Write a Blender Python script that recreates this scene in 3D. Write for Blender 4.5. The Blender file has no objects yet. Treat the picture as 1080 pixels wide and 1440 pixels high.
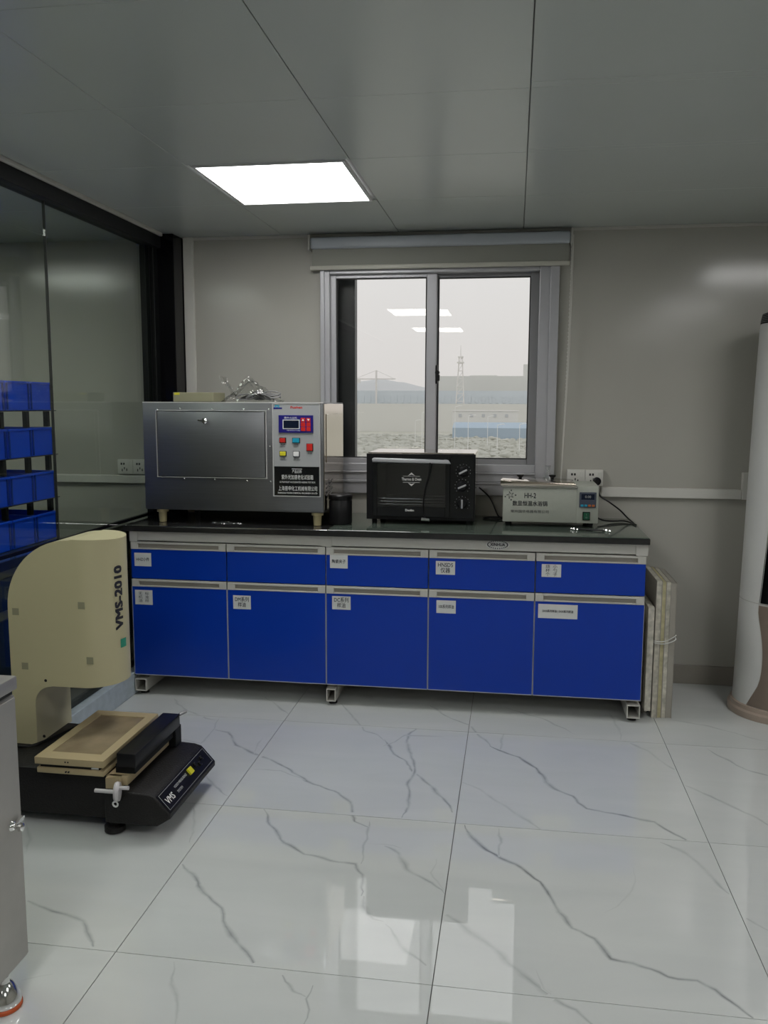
import bpy, bmesh, math, random
from mathutils import Vector, Matrix, noise
random.seed(7)
S = bpy.context.scene
COL = S.collection
R = math.radians
PI = math.pi

# ------------------------------------------------------------------ camera
cam_d = bpy.data.cameras.new('camera'); cam = bpy.data.objects.new('camera', cam_d); COL.objects.link(cam)
F_PX, YAW, PIT, ROL = 1200.284, .1506, .1263, .0034
fw = Vector((-math.sin(YAW)*math.cos(PIT), math.cos(YAW)*math.cos(PIT), -math.sin(PIT)))
rt = Vector((math.cos(YAW), math.sin(YAW), 0)); up = rt.cross(fw)
rt2 = rt*math.cos(ROL)+up*math.sin(ROL); up2 = up*math.cos(ROL)-rt*math.sin(ROL)
m = Matrix((rt2, up2, -fw)).transposed().to_4x4(); m.translation = (.0207, -4.6567, 1.4927)
cam.matrix_world = m
cam_d.sensor_fit = 'VERTICAL'; cam_d.sensor_height = 36; cam_d.lens = 36*F_PX/1440
cam_d.clip_start = .05; cam_d.clip_end = 3000
S.camera = cam

# ------------------------------------------------------------------ view and sky
S.view_settings.view_transform = 'Standard'; S.view_settings.look = 'None'
S.view_settings.exposure = 0.0; S.view_settings.gamma = 1; S.view_settings.use_curve_mapping = False
LAMP = 13.5
W = bpy.data.worlds.new('overcast_sky'); S.world = W; W.use_nodes = True
nt = W.node_tree; nt.nodes.clear()
tc = nt.nodes.new('ShaderNodeTexCoord'); sp = nt.nodes.new('ShaderNodeSeparateXYZ'); rp = nt.nodes.new('ShaderNodeValToRGB')
bg = nt.nodes.new('ShaderNodeBackground'); ou = nt.nodes.new('ShaderNodeOutputWorld')
nt.links.new(tc.outputs['Generated'], sp.inputs[0]); nt.links.new(sp.outputs['Z'], rp.inputs[0])
rp.color_ramp.elements[0].position = 0; rp.color_ramp.elements[0].color = (.77, .74, .72, 1)
rp.color_ramp.elements[1].position = .35; rp.color_ramp.elements[1].color = (.93, .935, .94, 1)
nt.links.new(rp.outputs[0], bg.inputs[0]); bg.inputs[1].default_value = 1.0
nt.links.new(bg.outputs[0], ou.inputs[0])

# ------------------------------------------------------------------ materials
def mat(name, col, rough=.5, metal=0, spec=.5, var=0, vscale=8, bump=0, bscale=60, emit=0, coat=0, alpha=1, stretch=None, trans=0, ior=1.45):
    M = bpy.data.materials.new(name); M.use_nodes = True
    n = M.node_tree.nodes; l = M.node_tree.links; b = n['Principled BSDF']
    c = (*col, 1)
    b.inputs['Base Color'].default_value = c
    b.inputs['Roughness'].default_value = rough; b.inputs['Metallic'].default_value = metal
    b.inputs['Specular IOR Level'].default_value = spec; b.inputs['IOR'].default_value = ior
    b.inputs['Coat Weight'].default_value = coat; b.inputs['Coat Roughness'].default_value = .05
    b.inputs['Alpha'].default_value = alpha; b.inputs['Transmission Weight'].default_value = trans
    if emit:
        b.inputs['Emission Color'].default_value = c; b.inputs['Emission Strength'].default_value = emit
    t = n.new('ShaderNodeTexCoord'); mp = n.new('ShaderNodeMapping'); l.new(t.outputs['Object'], mp.inputs[0])
    if stretch: mp.inputs['Scale'].default_value = stretch
    if True:
        no = n.new('ShaderNodeTexNoise'); no.inputs['Scale'].default_value = vscale; no.inputs['Detail'].default_value = 5
        l.new(mp.outputs[0], no.inputs[0])
        mx = n.new('ShaderNodeMix'); mx.data_type = 'RGBA'
        v = max(var, .03)
        mx.inputs['A'].default_value = (*[x*(1-v) for x in col], 1); mx.inputs['B'].default_value = (*[min(1, x*(1+v)) for x in col], 1)
        l.new(no.outputs[0], mx.inputs['Factor']); l.new(mx.outputs['Result'], b.inputs['Base Color'])
    if bump:
        nb = n.new('ShaderNodeTexNoise'); nb.inputs['Scale'].default_value = bscale; nb.inputs['Detail'].default_value = 3
        l.new(mp.outputs[0], nb.inputs[0]); bp = n.new('ShaderNodeBump'); bp.inputs['Strength'].default_value = bump; bp.inputs['Distance'].default_value = .002
        l.new(nb.outputs[0], bp.inputs['Height']); l.new(bp.outputs[0], b.inputs['Normal'])
    return M

def glass(name, tint, refl=1.0, ior=1.5):
    M = bpy.data.materials.new(name); M.use_nodes = True
    n = M.node_tree.nodes; l = M.node_tree.links; n.clear()
    o = n.new('ShaderNodeOutputMaterial'); t = n.new('ShaderNodeBsdfTransparent'); g = n.new('ShaderNodeBsdfGlossy'); mx = n.new('ShaderNodeMixShader')
    lw = n.new('ShaderNodeLayerWeight'); lw.inputs[0].default_value = .5
    pw = n.new('ShaderNodeMath'); pw.operation = 'POWER'; pw.inputs[1].default_value = 5; l.new(lw.outputs['Facing'], pw.inputs[0])
    fr = n.new('ShaderNodeMath'); fr.operation = 'MULTIPLY_ADD'; fr.inputs[1].default_value = .96; fr.inputs[2].default_value = ((ior-1)/(ior+1))**2; l.new(pw.outputs[0], fr.inputs[0])
    no = n.new('ShaderNodeTexNoise'); no.inputs['Scale'].default_value = 2; cr = n.new('ShaderNodeMix'); cr.data_type = 'RGBA'
    cr.inputs['A'].default_value = (*[x*.985 for x in tint], 1); cr.inputs['B'].default_value = (*tint, 1)
    l.new(no.outputs[0], cr.inputs['Factor']); l.new(cr.outputs['Result'], t.inputs[0])
    g.inputs['Roughness'].default_value = .01
    mu = n.new('ShaderNodeMath'); mu.operation = 'MULTIPLY'; mu.inputs[1].default_value = refl
    l.new(fr.outputs[0], mu.inputs[0]); l.new(mu.outputs[0], mx.inputs[0]); l.new(t.outputs[0], mx.inputs[1]); l.new(g.outputs[0], mx.inputs[2]); l.new(mx.outputs[0], o.inputs[0])
    return M

M = {}
M['wall'] = mat('wall_panel', (.40, .39, .35), .15, var=.04, vscale=3, bump=.05, bscale=5, spec=.42)
M['ceil'] = mat('ceiling_panel', (.45, .48, .455), .26, var=.04, vscale=2, bump=.05, bscale=4, spec=.6)
M['ceilback'] = mat('ceiling_backing', (.25, .25, .25), .8)
M['blackframe'] = mat('black_aluminium', (.005, .006, .006), .4, spec=.3, var=.3, vscale=300, bump=.2, bscale=300)
M['blackmatte'] = mat('black_speckled', (.008, .009, .010), .6, spec=.3, var=.6, vscale=400)
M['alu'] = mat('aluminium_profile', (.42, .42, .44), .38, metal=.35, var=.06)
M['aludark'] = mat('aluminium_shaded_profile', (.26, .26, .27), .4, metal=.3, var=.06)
M['gasket'] = mat('window_gasket', (.02, .02, .02), .6)
M['winglass'] = glass('window_glass', (.985, .985, .98), 1.0)
M['partglass'] = glass('partition_glass', (.835, .88, .835), .9)
M['blue'] = mat('blue_laminate', (.0005, .036, .36), .3, var=.1, vscale=3, spec=.4)
M['blueplastic'] = mat('blue_plastic', (.006, .085, .92), .38, var=.12, vscale=5)
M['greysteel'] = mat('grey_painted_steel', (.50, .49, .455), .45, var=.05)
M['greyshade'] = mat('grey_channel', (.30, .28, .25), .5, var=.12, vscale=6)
M['edge'] = mat('panel_edge_banding', (.45, .47, .55), .5)
M['black'] = mat('black_plastic', (.007, .007, .008), .35, spec=.3)
M['blackgloss'] = mat('black_gloss', (.005, .006, .007), .14, coat=.2)
M['resin'] = mat('black_resin_worktop', (.018, .018, .018), .18, var=.4, vscale=40)
M['greensheet'] = mat('green_grey_glass_sheet', (.095, .12, .10), .10, var=.15, vscale=3, coat=.4)
M['steel'] = mat('brushed_stainless', (.20, .205, .215), .34, metal=.85, var=.10, vscale=6, stretch=(1, 1, 25), bump=.1, bscale=80)
M['steelside'] = mat('polished_stainless', (.66, .59, .51), .10, metal=1, var=.04, bump=.15, bscale=6)
M['steellight'] = mat('dull_stainless_cabinet', (.40, .385, .36), .42, metal=.55, var=.18, vscale=7, bump=.1)
M['chrome'] = mat('chrome', (.75, .75, .74), .12, metal=1)
M['panelgrey'] = mat('panel_grey', (.34, .35, .355), .45)
M['white'] = mat('white_print', (.75, .75, .74), .5)
M['paper'] = mat('label_paper', (.62, .63, .62), .6, var=.04)
M['ink'] = mat('ink', (.02, .02, .03), .6)
M['red'] = mat('red_plastic', (.55, .02, .015), .35)
M['cyan'] = mat('cyan_plastic', (.01, .30, .45), .35)
M['yellow'] = mat('yellow_plastic', (.65, .60, .03), .4)
M['navy'] = mat('navy_display_face', (.015, .012, .17), .3)
M['screen'] = mat('dark_screen', (.008, .013, .03), .15)
M['cream'] = mat('cream_nylon_foot', (.42, .36, .20), .5, var=.1)
M['bathgrey'] = mat('hammered_light_grey', (.37, .385, .335), .42, var=.05, vscale=60, bump=.1, bscale=120)
M['darkgreen'] = mat('green_rocker', (.01, .09, .045), .3)
M['bathdisp'] = mat('slate_display', (.05, .06, .09), .3)
M['orange'] = mat('orange_key', (.45, .12, .02), .4)
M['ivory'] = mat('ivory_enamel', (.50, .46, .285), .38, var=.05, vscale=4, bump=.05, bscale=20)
M['ivoryshade'] = mat('ivory_enamel_shaded', (.44, .41, .27), .45, var=.06)  # darker copy of the ivory, the throat's shade put into its colour
M['patch'] = mat('olive_patch', (.27, .26, .17), .7, var=.15, vscale=40)
M['green'] = mat('green_sticker', (.03, .28, .18), .5)
M['granite'] = mat('speckled_black_casting', (.011, .010, .010), .5, spec=.35, var=.9, vscale=200, bump=1, bscale=160)
M['tan'] = mat('tan_stage_frame', (.42, .34, .20), .42, var=.12, vscale=12)
M['brownglass'] = mat('dusty_stage_glass', (.27, .21, .13), .12, var=.6, vscale=9, coat=.3)
M['knobwhite'] = mat('pale_knob', (.55, .53, .54), .35)
M['socket'] = mat('white_socket_plastic', (.58, .57, .53), .4)
M['trunk'] = mat('white_trunking', (.56, .55, .51), .45)
M['base'] = mat('taupe_baseboard', (.25, .23, .20), .35, var=.15, vscale=7)
M['acwhite'] = mat('white_ac_shell', (.60, .60, .585), .3, var=.02)
M['actan'] = mat('champagne_panel', (.36, .29, .24), .35)
M['foam'] = mat('board_edge_foam', (.50, .48, .41), .8, var=.7, vscale=35, bump=.5, bscale=90)
M['foamy'] = mat('board_edge_yellowed', (.46, .42, .25), .8, var=.4, vscale=30, bump=.5)
M['boardskin'] = mat('board_steel_skin', (.33, .31, .27), .5, var=.2)
M['blind'] = mat('blind_fabric', (.27, .27, .24), .8, var=.04, bump=.2, bscale=500)
M['blindtube'] = mat('blind_cassette', (.42, .45, .49), .35)
M['blindbar'] = mat('blind_bar', (.50, .49, .43), .4)
M['card'] = mat('khaki_card', (.26, .25, .16), .7, var=.08)
M['bag'] = glass('clear_plastic_bag', (.93, .935, .93), 1.6, 1.5)
M['flaskglass'] = glass('flask_glass', (.93, .95, .94), 2.5, 1.5)
M['darkwire'] = mat('dark_wire', (.03, .03, .03), .4, var=.3)
M['greywire'] = mat('grey_bundle', (.22, .22, .22), .5, var=.5, vscale=40)
M['lamp'] = mat('lamp_diffuser', (1, .99, .975), .5, emit=LAMP, var=0)
M['lampframe'] = mat('lamp_frame', (.6, .6, .6), .4)
M['orangeband'] = mat('orange_rubber', (.50, .09, .02), .6)
M['room2floor'] = mat('next_room_floor', (.45, .46, .46), .2, var=.1)
M['rail'] = mat('pale_blue_rail', (.40, .46, .50), .45, var=.25, vscale=25)
M['shadedblue'] = mat('shaded_blue_laminate', (.008, .018, .055), .35)  # blue laminate darkened to paint the unlit space behind the glass
M['postblack'] = mat('smooth_black_post', (.004, .004, .005), .10, spec=.2)
M['bright'] = mat('bright_trim', (.62, .62, .60), .3, metal=.3)
M['grout'] = mat('grout', (.16, .15, .14), .8)
M['pink'] = mat('pink_pouch', (.6, .15, .17), .5)
# outdoor colours: distance haze mixed into the pale ones
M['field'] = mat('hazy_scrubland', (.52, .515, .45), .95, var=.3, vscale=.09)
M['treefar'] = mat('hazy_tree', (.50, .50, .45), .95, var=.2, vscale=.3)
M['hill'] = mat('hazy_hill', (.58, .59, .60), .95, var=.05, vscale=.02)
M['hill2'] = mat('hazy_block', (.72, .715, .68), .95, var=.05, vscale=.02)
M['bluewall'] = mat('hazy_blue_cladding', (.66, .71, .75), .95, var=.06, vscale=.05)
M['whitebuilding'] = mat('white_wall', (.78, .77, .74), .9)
M['blueroof'] = mat('pale_blue_roof', (.42, .51, .60), .8)
M['mast'] = mat('pale_mast', (.80, .78, .76), .9)
M['pole'] = mat('white_pole', (.85, .85, .84), .6)
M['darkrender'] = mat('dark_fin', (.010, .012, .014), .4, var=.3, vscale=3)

# marble: base clouding plus the vein attribute carried by the inlaid strips
def marble():
    X = bpy.data.materials.new('veined_marble_tile'); X.use_nodes = True
    n = X.node_tree.nodes; l = X.node_tree.links; b = n['Principled BSDF']
    t = n.new('ShaderNodeTexCoord'); mp = n.new('ShaderNodeMapping'); l.new(t.outputs['Object'], mp.inputs[0])
    mp.inputs['Rotation'].default_value = (0, 0, .7); mp.inputs['Scale'].default_value = (1, 3, 1)
    no = n.new('ShaderNodeTexNoise'); no.inputs['Scale'].default_value = 1.6; no.inputs['Detail'].default_value = 4; no.inputs['Distortion'].default_value = 1.2
    l.new(mp.outputs[0], no.inputs[0])
    mx = n.new('ShaderNodeMix'); mx.data_type = 'RGBA'; mx.inputs['A'].default_value = (.54, .565, .56, 1); mx.inputs['B'].default_value = (.64, .655, .645, 1)
    l.new(no.outputs[0], mx.inputs['Factor'])
    at = n.new('ShaderNodeAttribute'); at.attribute_name = 'vein'
    n2 = n.new('ShaderNodeTexNoise'); n2.inputs['Scale'].default_value = 14; n2.inputs['Detail'].default_value = 5
    l.new(t.outputs['Object'], n2.inputs[0])
    mr = n.new('ShaderNodeMapRange'); mr.inputs['From Min'].default_value = .3; mr.inputs['From Max'].default_value = .65; mr.inputs['To Min'].default_value = .35; mr.inputs['To Max'].default_value = 1
    l.new(n2.outputs[0], mr.inputs[0])
    pw = n.new('ShaderNodeMath'); pw.operation = 'POWER'; pw.inputs[1].default_value = 1.5; l.new(at.outputs['Fac'], pw.inputs[0])
    mu = n.new('ShaderNodeMath'); mu.operation = 'MULTIPLY'; l.new(pw.outputs[0], mu.inputs[0]); l.new(mr.outputs[0], mu.inputs[1])
    m2 = n.new('ShaderNodeMix'); m2.data_type = 'RGBA'; m2.inputs['B'].default_value = (.18, .19, .20, 1)
    l.new(mu.outputs[0], m2.inputs['Factor']); l.new(mx.outputs['Result'], m2.inputs['A']); l.new(m2.outputs['Result'], b.inputs['Base Color'])
    b.inputs['Roughness'].default_value = .0; b.inputs['IOR'].default_value = 1.95; b.inputs['Specular IOR Level'].default_value = .5
    return X
M['marble'] = marble()

# ------------------------------------------------------------------ mesh helpers
def new(): return bmesh.new()
def box(b, x0, x1, y0, y1, z0, z1, bev=0, seg=2):
    r = bmesh.ops.create_cube(b, size=1)
    for v in r['verts']:
        v.co = Vector(((x0+x1)/2+v.co.x*(x1-x0), (y0+y1)/2+v.co.y*(y1-y0), (z0+z1)/2+v.co.z*(z1-z0)))
    if bev:
        es = list({e for v in r['verts'] for e in v.link_edges})
        bmesh.ops.bevel(b, geom=es, offset=bev, segments=seg, affect='EDGES', profile=.5)
    return b
def cyl(b, p0, p1, r0, r1=None, n=20, cap=True):
    p0 = Vector(p0); p1 = Vector(p1); r1 = r0 if r1 is None else r1
    d = (p1-p0); q = d.to_track_quat('Z', 'Y')
    rings = []
    for p, r in ((p0, r0), (p1, r1)):
        rings.append([b.verts.new(p+q @ Vector((r*math.cos(2*PI*i/n), r*math.sin(2*PI*i/n), 0))) for i in range(n)])
    for i in range(n):
        b.faces.new((rings[0][i], rings[0][(i+1) % n], rings[1][(i+1) % n], rings[1][i]))
    if cap: b.faces.new(rings[0][::-1]); b.faces.new(rings[1])
    return b
def lathe(b, c, prof, n=32, axis=None, cap=True):
    c = Vector(c); q = Vector(axis).to_track_quat('Z', 'Y') if axis else None
    rs = []
    for r, z in prof:
        ring = []
        for i in range(n):
            v = Vector((r*math.cos(2*PI*i/n), r*math.sin(2*PI*i/n), z))
            ring.append(b.verts.new(c+(q @ v if q else v)))
        rs.append(ring)
    for a, d in zip(rs, rs[1:]):
        for i in range(n): b.faces.new((a[i], a[(i+1) % n], d[(i+1) % n], d[i]))
    if cap: b.faces.new(rs[0][::-1]); b.faces.new(rs[-1])
    return b
def tube(b, pts, r, n=8, smooth=4):
    P = [Vector(p) for p in pts]
    if smooth and len(P) > 2:
        Q = []
        for i in range(len(P)-1):
            p0 = P[max(i-1, 0)]; p1 = P[i]; p2 = P[i+1]; p3 = P[min(i+2, len(P)-1)]
            for k in range(smooth):
                t = k/smooth
                Q.append(.5*((2*p1)+(-p0+p2)*t+(2*p0-5*p1+4*p2-p3)*t*t+(-p0+3*p1-3*p2+p3)*t**3))
        Q.append(P[-1]); P = Q
    rings = []; prev = None
    for i, p in enumerate(P):
        d = (P[min(i+1, len(P)-1)]-P[max(i-1, 0)]).normalized()
        u = Vector((0, 0, 1)) if abs(d.z) < .9 else Vector((1, 0, 0))
        if prev is not None and (prev-d*prev.dot(d)).length > .1: u = prev
        a = (u-d*u.dot(d)).normalized(); prev = a; c = d.cross(a)
        rings.append([b.verts.new(p+(a*math.cos(2*PI*k/n)+c*math.sin(2*PI*k/n))*r) for k in range(n)])
    for A, B in zip(rings, rings[1:]):
        for k in range(n): b.faces.new((A[k], A[(k+1) % n], B[(k+1) % n], B[k]))
    b.faces.new(rings[0][::-1]); b.faces.new(rings[-1])
    return b
def prism(b, poly, lo, hi, axis='y', bev=0, seg=2):
    """poly: 2-D outline in the plane across axis"""
    def P(a, c, h): return {'y': (a, h, c), 'x': (h, a, c), 'z': (a, c, h)}[axis]
    A = [b.verts.new(P(a, c, lo)) for a, c in poly]; B = [b.verts.new(P(a, c, hi)) for a, c in poly]
    n = len(poly)
    fs = [b.faces.new(A), b.faces.new(B[::-1])]
    for i in range(n): fs.append(b.faces.new((A[i], B[i], B[(i+1) % n], A[(i+1) % n])))
    bmesh.ops.recalc_face_normals(b, faces=fs)
    if bev:
        es = list({e for e in fs[0].edges}|{e for e in fs[1].edges})
        bmesh.ops.bevel(b, geom=es, offset=bev, segments=seg, affect='EDGES', profile=.5)
    return b

def wpos(o):
    p = Vector(o.location)
    while o.parent: o = o.parent; p += Vector(o.location)
    return p
def put(name, b, m, parent=None, smooth=False, label=None, stuff=False, origin=None):
    bmesh.ops.recalc_face_normals(b, faces=b.faces[:]) if not stuff else None
    me = bpy.data.meshes.new(name); b.to_mesh(me); b.free()
    return putme(name, me, m, parent, smooth, label, stuff)
def putme(name, me, m, parent=None, smooth=False, label=None, stuff=False):
    me.name = name
    vs = [v.co for v in me.vertices]
    lo = Vector([min(v[i] for v in vs) for i in range(3)]); hi = Vector([max(v[i] for v in vs) for i in range(3)])
    c = Vector(((lo.x+hi.x)/2, (lo.y+hi.y)/2, lo.z))
    me.transform(Matrix.Translation(-c))
    me.materials.clear(); me.materials.append(M[m] if isinstance(m, str) else m)
    if smooth:
        for p in me.polygons: p.use_smooth = True
        try: me.set_sharp_from_angle(angle=R(38))
        except Exception: pass
    o = bpy.data.objects.new(name, me); COL.objects.link(o)
    if parent: o.parent = parent; o.location = c-wpos(parent)
    else: o.location = c
    if label: o['label'] = label
    if stuff: o['kind'] = 'stuff'
    return o
def thing(name, label, cat, loc, group=None):
    o = bpy.data.objects.new(name, None); COL.objects.link(o); o.location = loc; o.empty_display_size = .1
    o['label'] = label; o['category'] = cat
    if group: o['group'] = group
    return o
def tag(o, label, cat, group=None, kind=None):
    o['label'] = label; o['category'] = cat
    if group: o['group'] = group
    if kind: o['kind'] = kind
    return o
def struct(o): o['kind'] = 'structure'; return o
def copytree(o, dloc, parent=None):
    c = o.copy(); COL.objects.link(c)
    if parent: c.parent = parent
    else: c.location = o.location+Vector(dloc)
    for ch in list(o.children): copytree(ch, None, c)
    return c
def textmesh(body, size, align='CENTER', bold=0, space=1.0):
    cu = bpy.data.curves.new('lettering', 'FONT'); cu.body = body; cu.size = 1; cu.align_x = align; cu.align_y = 'CENTER'
    cu.resolution_u = 2; cu.space_line = space
    ob = bpy.data.objects.new('lettering', cu); COL.objects.link(ob)
    me = bpy.data.meshes.new_from_object(ob)
    bpy.data.objects.remove(ob); bpy.data.curves.remove(cu)
    me.transform(Matrix.Diagonal((size, size, size, 1)))
    if bold:                                   # heavier strokes: the same faces again, shifted by the stroke gain
        b = bmesh.new()
        for k, (dx, dy) in enumerate(((-bold, -bold), (bold, -bold), (bold, bold), (-bold, bold))):
            c = me.copy(); c.transform(Matrix.Translation((dx, dy, .00003*k))); b.from_mesh(c); bpy.data.meshes.remove(c)
        b.to_mesh(me); b.free()
    return me
def text(body, size, loc, m, parent, rot=(90, 0, 0), align='CENTER', bold=0, name='lettering', width=None, space=1.0):
    me = textmesh(body, size, align, bold, space)
    if not me.vertices: return None
    if width:
        xs = [v.co.x for v in me.vertices]; k = width/(max(xs)-min(xs)); me.transform(Matrix.Diagonal((k, 1, 1, 1)))
    mm = Matrix.Translation(loc) @ (Matrix.Rotation(R(rot[2]), 4, 'Z') @ Matrix.Rotation(R(rot[1]), 4, 'Y') @ Matrix.Rotation(R(rot[0]), 4, 'X'))
    me.transform(mm)
    return putme(name, me, m, parent)

# ================================================================== SETTING
ZC = 2.397
# floor slab and tiles
floor = struct(put('floor', box(new(), -5.2, 3.32, -7.9, .12, -.16, -.010), 'grout'))
TX, TY, TS = -1.0272, -2.6231, .87
L_ = lambda P: [(x/2, 980+y/2) for x, y in P]
R_ = lambda P: [(540+x/2, 980+y/2) for x, y in P]
VEINS = [ # (points seen on the floor, width m, strength)
 (L_([(75,575),(130,598),(180,612),(235,630),(245,660),(260,690),(268,715)]),.011,.8),
 (L_([(515,470),(550,510),(575,550),(620,595),(630,630),(650,670),(690,720),(720,765)]),.012,.8),
 (L_([(785,765),(805,800),(825,828),(870,842)]),.007,.7),(L_([(885,812),(868,850),(865,880),(852,925)]),.008,.8),
 (L_([(490,745),(480,790),(500,840),(500,925)]),.009,.5),
 (L_([(745,315),(760,360),(800,410),(860,440),(930,460),(1000,470),(1020,500),(1018,560)]),.011,.85),
 (L_([(1035,350),(1030,400),(1015,470)]),.007,.6),(L_([(1035,412),(1080,415),(1130,425)]),.005,.5),
 (L_([(600,92),(640,100),(665,135),(715,160),(790,190),(860,235),(940,265),(985,295),(990,325),(1000,350),(1035,368)]),.011,.85),
 (L_([(700,203),(790,208),(860,235)]),.006,.6),
 (L_([(615,60),(595,100),(565,130),(520,122),(480,118)]),.007,.5),
 (L_([(490,5),(520,35),(580,60),(612,66)]),.009,.5),
 (L_([(580,220),(605,255),(642,280)]),.010,.6),(L_([(545,312),(545,360),(535,410)]),.009,.5),
 (L_([(745,0),(775,20),(808,48)]),.008,.6),(L_([(735,115),(715,160)]),.006,.4),
 (L_([(960,20),(1000,65),(1025,95),(1060,105),(1080,125)]),.009,.6),
 (L_([(1025,560),(1030,600),(1050,625),(1080,632)]),.011,.6),
 (L_([(70,350),(85,400),(70,440)]),.009,.4),(L_([(60,795),(150,778)]),.006,.35),
 (R_([(0,120),(30,160),(75,195),(85,215),(130,250),(170,290),(195,325)]),.010,.8),
 (R_([(95,85),(70,105),(65,140),(90,205),(68,240),(72,300),(50,340)]),.010,.8),
 (R_([(0,140),(60,108),(170,112)]),.006,.6),(R_([(130,25),(185,60),(240,78),(270,110),(310,145)]),.010,.65),
 (R_([(335,100),(328,150)]),.012,.5),
 (R_([(300,138),(335,155),(380,170),(430,200),(460,240),(480,258),(530,280),(570,315),(660,330),(760,352),(820,385),(865,412)]),.011,.95),
 (R_([(220,240),(270,262),(330,300),(380,335),(440,372)]),.012,.5),
 (R_([(0,420),(40,440),(65,485),(120,515),(170,555)]),.012,.7),(R_([(145,455),(135,495),(165,545)]),.007,.4),
 (R_([(230,360),(245,395),(290,430),(325,455),(390,480),(440,520),(470,560),(495,605),(530,650),(590,680),(640,735),(700,750),(800,785),(880,800),(930,825),(1000,870),(1060,920)]),.011,1),
 (R_([(320,370),(330,410),(320,450)]),.009,.6),
 (R_([(165,600),(220,645),(290,690),(350,745),(410,795),(480,850),(540,880),(590,925)]),.014,.65),
 (R_([(430,770),(450,820),(490,855)]),.006,.4),(R_([(0,640),(40,680),(60,715),(120,755)]),.012,.6),
 (R_([(775,410),(830,430),(880,465),(930,515),(970,555)]),.013,.6),(R_([(1000,610),(1085,660)]),.011,.6),
 (R_([(680,125),(740,150),(790,190),(832,212)]),.012,.5),
 (R_([(845,250),(920,280),(980,310),(1050,340),(1090,365)]),.012,.6),
 (R_([(910,145),(960,175),(1020,205),(1090,225)]),.009,.7),(R_([(800,62),(900,80),(960,95),(1090,130)]),.009,.5),
 (R_([(340,30),(440,60),(510,90),(540,105)]),.008,.6),(R_([(635,45),(660,90),(665,120)]),.009,.4),
 (R_([(700,480),(705,520),(690,555),(660,590),(620,608)]),.004,.35)]
def floor_pt(u, v):
    d = fw*F_PX+rt2*(u-540)-up2*(v-720); c = cam.matrix_world.translation
    return c+d*(-c.z/d.z)
def tile_of(p): return (math.floor((p.x-TX)/TS), math.floor((p.y-TY)/TS))
segs = {}
for P, w, st in VEINS:
    Q = [floor_pt(*p) for p in P]
    D = []
    for a, c in zip(Q, Q[1:]):
        k = max(1, int((c-a).length/.022))
        for i in range(k): D.append(a.lerp(c, i/k))
    D.append(Q[-1]); n = len(D); E = []
    for i, p in enumerate(D):
        dd = (D[min(i+1, n-1)]-D[max(i-1, 0)]).normalized(); s = Vector((-dd.y, dd.x, 0))
        j = noise.noise(p*14)*.010+noise.noise(p*45)*.004
        ww = 1.45*w*(.55+1.1*abs(noise.noise(p*9+Vector((3, 1, 0)))))*min(1, .25+i/4, .25+(n-1-i)/4)
        E.append((p+s*j, s, ww, st))
    run = []; cur = None
    for e in E:
        t = tile_of(e[0])
        if t != cur:
            if len(run) > 1: segs.setdefault(cur, []).append(run)
            run = []; cur = t
        run.append(e)
    if len(run) > 1: segs.setdefault(cur, []).append(run)
for i in range(-1, 5):
    for j in range(-6, 3):
        x0 = TX+i*TS; y0 = TY+j*TS; x1 = x0+TS; y1 = y0+TS
        if j == 2: y1 = 0.0
        g = .0012
        b = box(new(), x0+g, x1-g, y0+g, y1-g, -.010, 0)
        va = []
        if True:
            runs = list(segs.get((i, j), []))
            if not runs:                               # tiles the picture does not show: their own veins
                rr = random.Random(i*31+j*7)
                for k in range(3):
                    p = Vector((x0+rr.uniform(.05, .5), y1-rr.uniform(.03, .2)-.25*k, 0)); run = []
                    a = R(rr.uniform(-62, -30))
                    for q in range(30):
                        s = Vector((-math.sin(a), math.cos(a), 0))
                        run.append((p.copy(), s, .011*(.5+abs(noise.noise(p*9))), .7)); a += rr.uniform(-.25, .25)
                        p = p+Vector((math.cos(a), math.sin(a), 0))*.022
                        if not (x0+.01 < p.x < x1-.01 and y0+.01 < p.y < y1-.01): break
                    if len(run) > 2: runs.append(run)
            lay = b.verts.layers.float.new('vein')
            z = .0001
            for run in runs:
                rows = []
                for p, s, ww, st in run:
                    row = []
                    for f, val in ((-1, 0), (0, 1), (1, 0)):
                        q = p+s*ww*f; q.x = min(max(q.x, x0+g), x1-g); q.y = min(max(q.y, y0+g), y1-g); q.z = z
                        v = b.verts.new(q); v[lay] = val*st; row.append(v)
                    rows.append(row)
                for A, B in zip(rows, rows[1:]):
                    for k in (0, 1):
                        try: b.faces.new((A[k], B[k], B[k+1], A[k+1]))
                        except ValueError: pass
                z += .00004
            for f in b.faces:
                f.normal_update()
                if all(v.co.z > .00005 for v in f.verts) and f.normal.z < 0: f.normal_flip()
        me = bpy.data.meshes.new('tile'); b.to_mesh(me); b.free()
        putme('tile', me, 'marble', floor)

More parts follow.
